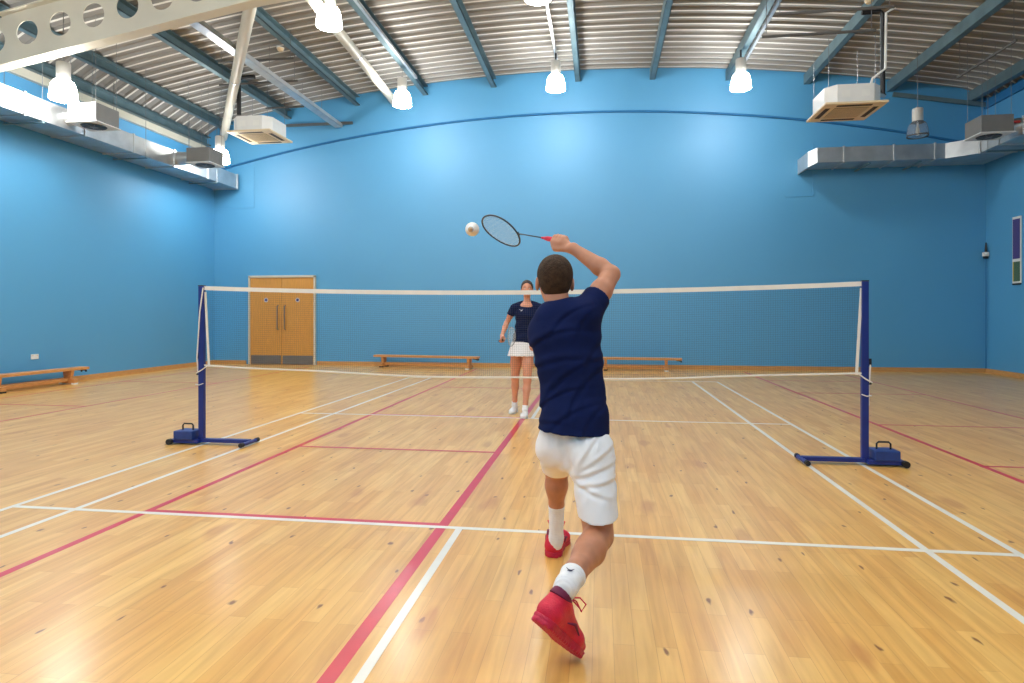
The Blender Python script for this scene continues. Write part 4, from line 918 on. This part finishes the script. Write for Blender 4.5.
# socks
def sock(a, b, ra, rb, foot, parent, org, m='sock', extra=None):
    a = np.array(a); b = np.array(b); d = unit(a - b); lo = np.minimum(np.minimum(a, b), foot) - 0.1; hi = np.maximum(np.maximum(a, b), foot) + 0.1
    v = Vol(lo, hi, 0.003); v.cap(a, b, ra, rb, 0.01); v.cap(b, foot, rb, rb * 0.9, 0.02); v.cap(a + d * 0.02, a, ra, ra, 0.01); v.cut(a, d)
    v.warp(lambda x, y, z: 0.0008 * np.sin(((x - a[0]) * d[0] + (y - a[1]) * d[1] + (z - a[2]) * d[2]) * 500) + 0 * x)
    return v.mesh('sock', m, parent, 1, origin=org)
dR = unit(kneeR - ankR); dL = unit(kneeL - ankL)
sR = sock(ankR + dR * 0.078, ankR, 0.047, 0.040, ankR + V3(-0.03, -0.02, -0.05), MAN, org); sL = sock(ankL + dL * 0.180, ankL, 0.0405, 0.036, ankL + V3(0, 0.0, -0.035), MAN, org)
fR = unit(V3(0.40, 0.62, -0.68)); 
shoe(MAN, Lm((0.612, -3.52, 0.225)), fR, V3(0.46, 0.51, 0.735), 'shoe', 'sole', 'lace', 'shoe_dark', side=1, scale=1.13)
shoe(MAN, Lm((0.582, -2.39, 0.0)), (0.07, 0.99, 0.0), (0, 0, 1), 'shoe', 'sole', 'lace', 'shoe_dark', side=-1, scale=1.12)
# printed mark on the rear sock, facing back towards the viewer
sc_ = ankR + dR * 0.028; nrm = unit(V3(-0.05, -0.42, 1.0) - np.dot(V3(-0.05, -0.42, 1.0), dR) * dR); sxx = unit(np.cross(dR, nrm))
if sxx[0] < 0: sxx = -sxx
bird_mark(MAN, Lm(sc_ + nrm * 0.0475), sxx * 0.016, np.cross(nrm, sxx) * 0.016, 'logo')
racket(GR, RH, (0.50, 0.50, -0.70), 'grip', 'frame', 'racket with red grip and dark frame raised by the foreground player', into=0.022, glen=0.147)

# shuttlecock
SH = tag(empty('shuttlecock', (0.147, -2.40, 1.723)), 'white feather shuttlecock in the air left of the raised racket', 'shuttlecock')
SH.rotation_euler = (math.radians(-82), 0, math.radians(4))
MB().lathe([(0.0, 0.0), (0.007, 0.001), (0.0115, 0.005), (0.0132, 0.012), (0.0132, 0.024), (0.0, 0.024)], n=24, caps=False).build('cork', 'cork', SH, smooth=True)
for k in range(16):
    a = 2 * math.pi * k / 16; ca_, sa_ = math.cos(a), math.sin(a); mb = MB()
    rr = lambda z: 0.011 + (z - 0.02) * 0.40
    mb.tube([(rr(0.022) * ca_, rr(0.022) * sa_, 0.022), (rr(0.085) * ca_, rr(0.085) * sa_, 0.085)], [0.0012, 0.0007], 5)
    pr = []
    for z, w in ((0.030, 0.004), (0.045, 0.010), (0.060, 0.0145), (0.075, 0.0165), (0.086, 0.012)):
        r = rr(z); pr.append([(r * ca_ - sgn * w * sa_ * 0.62, r * sa_ + sgn * w * ca_ * 0.62, z + 0.0) for sgn in (-1, 1)])
    vs = []
    for e in (0.0004, -0.0004):
        for p in pr: vs += [(q[0] + ca_ * e, q[1] + sa_ * e, q[2]) for q in p]
    fs = [(2 * i, 2 * i + 1, 2 * i + 3, 2 * i + 2) for i in range(4)] + [(10 + 2 * i + 2, 10 + 2 * i + 3, 10 + 2 * i + 1, 10 + 2 * i) for i in range(4)]
    mb.add(vs, fs); mb.build('feather', 'feather', SH)
MB().lathe([(0.0225, 0.052), (0.0238, 0.052), (0.0238, 0.0535), (0.0225, 0.0535)], n=24, caps=False).build('binding_thread', 'feather', SH)

# ================================================================== the woman beyond the net
WO = (-0.15, 2.30, 0)
WOM = tag(empty('person', WO), 'person in dark navy shirt and white skirt standing beyond the net, holding a racket low', 'person')
Lw = lambda p: np.array(p, float) - np.array(WO)
v = Vol((-0.55, 1.90, 0.04), (0.25, 2.55, 1.76), 0.0045)
WC = V3(-0.099, 2.30, 1.605); wat, WR = head(v, WC, (0.10, -1, -0.06), (0, -0.06, 1), 0.068, True)
v.cap(V3(-0.18, 2.325, 1.385), V3(-0.10, 2.325, 1.425), 0.032, 0.036, 0.03); v.cap(V3(-0.02, 2.325, 1.385), V3(-0.10, 2.325, 1.425), 0.032, 0.036, 0.03)
v.ecap(V3(-0.10, 2.30, 1.38), V3(-0.099, 2.31, 1.545), 0.043, 0.042, 0.043, 0.045, (1, 0, 0), 0.02)
v.ecap(V3(-0.245, 2.32, 1.385), V3(0.045, 2.32, 1.385), 0.038, 0.038, 0.038, 0.038, (0, 1, 0), 0.03)
v.ecap(V3(-0.10, 2.32, 1.36), V3(-0.13, 2.32, 1.08), 0.125, 0.105, 0.080, 0.075, (1, 0, 0), 0.03); v.ecap(V3(-0.13, 2.32, 1.08), V3(-0.165, 2.32, 0.88), 0.105, 0.135, 0.075, 0.095, (1, 0, 0), 0.03)
wsR, weR, wwR = V3(-0.268, 2.32, 1.365), V3(-0.372, 2.35, 1.165), V3(-0.408, 2.19, 1.005)
wG = V3(-0.400, 2.125, 0.955); wH = V3(-0.221, 1.75, 1.014)
v.chain([wsR, (wsR + weR) / 2, weR], [0.043, 0.038, 0.032], 0.015); v.chain([weR, weR * 0.7 + wwR * 0.3, wwR], [0.032, 0.034, 0.021], 0.012)
fist(v, wwR, wG, unit(wH - wG), 0.0135, thumb=-1, rw=0.021)
wsL, weL, wwL = V3(0.068, 2.32, 1.365), V3(0.185, 2.36, 1.14), V3(0.205, 2.26, 0.93)
v.chain([wsL, (wsL + weL) / 2, weL], [0.043, 0.038, 0.032], 0.015); v.chain([weL, weL * 0.7 + wwL * 0.3, wwL], [0.032, 0.034, 0.021], 0.012)
open_hand(v, wwL, wwL - weL + V3(0, 0.05, -0.1), (-1, 0, 0), (0, -1, 0), 0.02)
whR, whL = V3(-0.235, 2.34, 0.85), V3(-0.09, 2.31, 0.85)
wkR, wkL = V3(-0.262, 2.37, 0.46), V3(-0.085, 2.20, 0.45); waR, waL = V3(-0.282, 2.47, 0.09), V3(-0.105, 2.13, 0.09)
for h_, k_, a_ in ((whR, wkR, waR), (whL, wkL, waL)):
    v.chain([h_, h_ * 0.5 + k_ * 0.5, k_], [0.084, 0.070, 0.050], 0.03); v.chain([k_, k_ * 0.68 + a_ * 0.32 + V3(0, 0.012, 0), k_ * 0.22 + a_ * 0.78, a_], [0.048, 0.049, 0.031, 0.029], 0.02)
v.mesh('body', 'skin_f', WOM, 2, origin=WO); del v
face_bits(WOM, lambda x, y, z: Lw(wat(x, y, z)), WR, 0.9)
v = Vol((-0.24, 2.18, 1.40), (0.04, 2.50, 1.76), 0.003)
v.ell(wat(0, -0.014, 0.032), (0.077, 0.098, 0.088), WR, 0.01); v.ell(wat(0, -0.05, 0.0), (0.070, 0.060, 0.07), WR, 0.03)
v.cut(wat(0, 0.022, -0.01), WR.T @ V3(0, 0.75, -0.35)); v.cap(wat(0, -0.10, 0.02), wat(0, -0.125, -0.03), 0.020, 0.026, 0.02); v.cap(wat(0, -0.125, -0.03), wat(0.01, -0.105, -0.15), 0.026, 0.010, 0.02)
v.mesh('hair', 'hair_f', WOM, 1, origin=WO); del v
v = Vol((-0.48, 2.15, 0.84), (0.28, 2.50, 1.46), 0.004)
T = [(-0.165, 2.32, 0.86, 0.145, 0.108), (-0.145, 2.32, 0.98, 0.128, 0.095), (-0.125, 2.32, 1.12, 0.120, 0.092), (-0.105, 2.31, 1.27, 0.142, 0.105), (-0.10, 2.32, 1.34, 0.132, 0.085)]
for a, b in zip(T[:-1], T[1:]): v.ecap(a[:3], b[:3], a[3], b[3], a[4], b[4], (1, 0, 0), 0.03)
v.ecap(V3(-0.235, 2.32, 1.375), V3(0.035, 2.32, 1.375), 0.050, 0.050, 0.050, 0.050, (0, 1, 0), 0.03)
for s1, e1 in ((wsR, weR), (wsL, weL)):
    d = unit(e1 - s1); v.cap(s1, s1 + d * 0.14, 0.052, 0.052, 0.02); halfcut(v, s1 + d * 0.105, d, s1 + d * 0.16, 0.075)
v.cap(V3(-0.205, 2.325, 1.392), V3(-0.150, 2.325, 1.420), 0.046, 0.040, 0.03); v.cap(V3(0.005, 2.325, 1.392), V3(-0.050, 2.325, 1.420), 0.046, 0.040, 0.03)
v.cut((0, 0, 0.905), (0, 0, -1)); v.ell(V3(-0.10, 2.27, 1.475), (0.062, 0.085, 0.066), None, 0.006, sub=True)
v.warp(lambda x, y, z: 0.003 * np.sin(z * 70 + 3 * np.sin(x * 14)) * np.exp(-((z - 1.1) / 0.2) ** 2) + 0 * y)
st_ = v.mesh('shirt', 'navy2', WOM, 2, origin=WO); del v
bird_mark(WOM, Lw((-0.055 - 0.11, 2.206, 1.335)), V3(0.022, 0, 0), V3(0, 0.0, 0.018), 'logo_w')
v = Vol((-0.40, 2.08, 0.70), (0.08, 2.56, 0.98), 0.004)
v.ecap((-0.16, 2.32, 0.95), (-0.168, 2.32, 0.74), 0.132, 0.188, 0.100, 0.145, (1, 0, 0), 0.02); v.cut((0, 0, 0.748), (0, 0, -1)); v.cut((0, 0, 0.93), (0, 0, 1))
v.warp(lambda x, y, z: 0.0015 * np.sin(np.arctan2(y - 2.32, x + 0.165) * 14) * np.clip((0.93 - z) / 0.18, 0, 1)); v.mesh('skirt', 'shorts', WOM, 1, origin=WO); del v
for a_, k_, f_ in ((waR, wkR, (-0.12, -1, 0)), (waL, wkL, (0.0, -1, 0))):
    d = unit(k_ - a_); sock(a_ + d * 0.05, a_, 0.036, 0.034, a_ + V3(0, 0, -0.03), WOM, WO)
    f_ = unit(f_); og = np.array(a_) - f_ * 0.055; og[2] = 0.0
    shoe(WOM, Lw(og), f_, (0, 0, 1), 'shoe_w', 'sole_w', 'shoe_w', 'sole_w', side=1, loop=False, scale=0.88)
racket(wG, wH, (-0.064, 0.13, 0.99), 'black', 'frame_w', 'racket with grey frame held low by the woman beyond the net', into=0.09, glen=0.16)
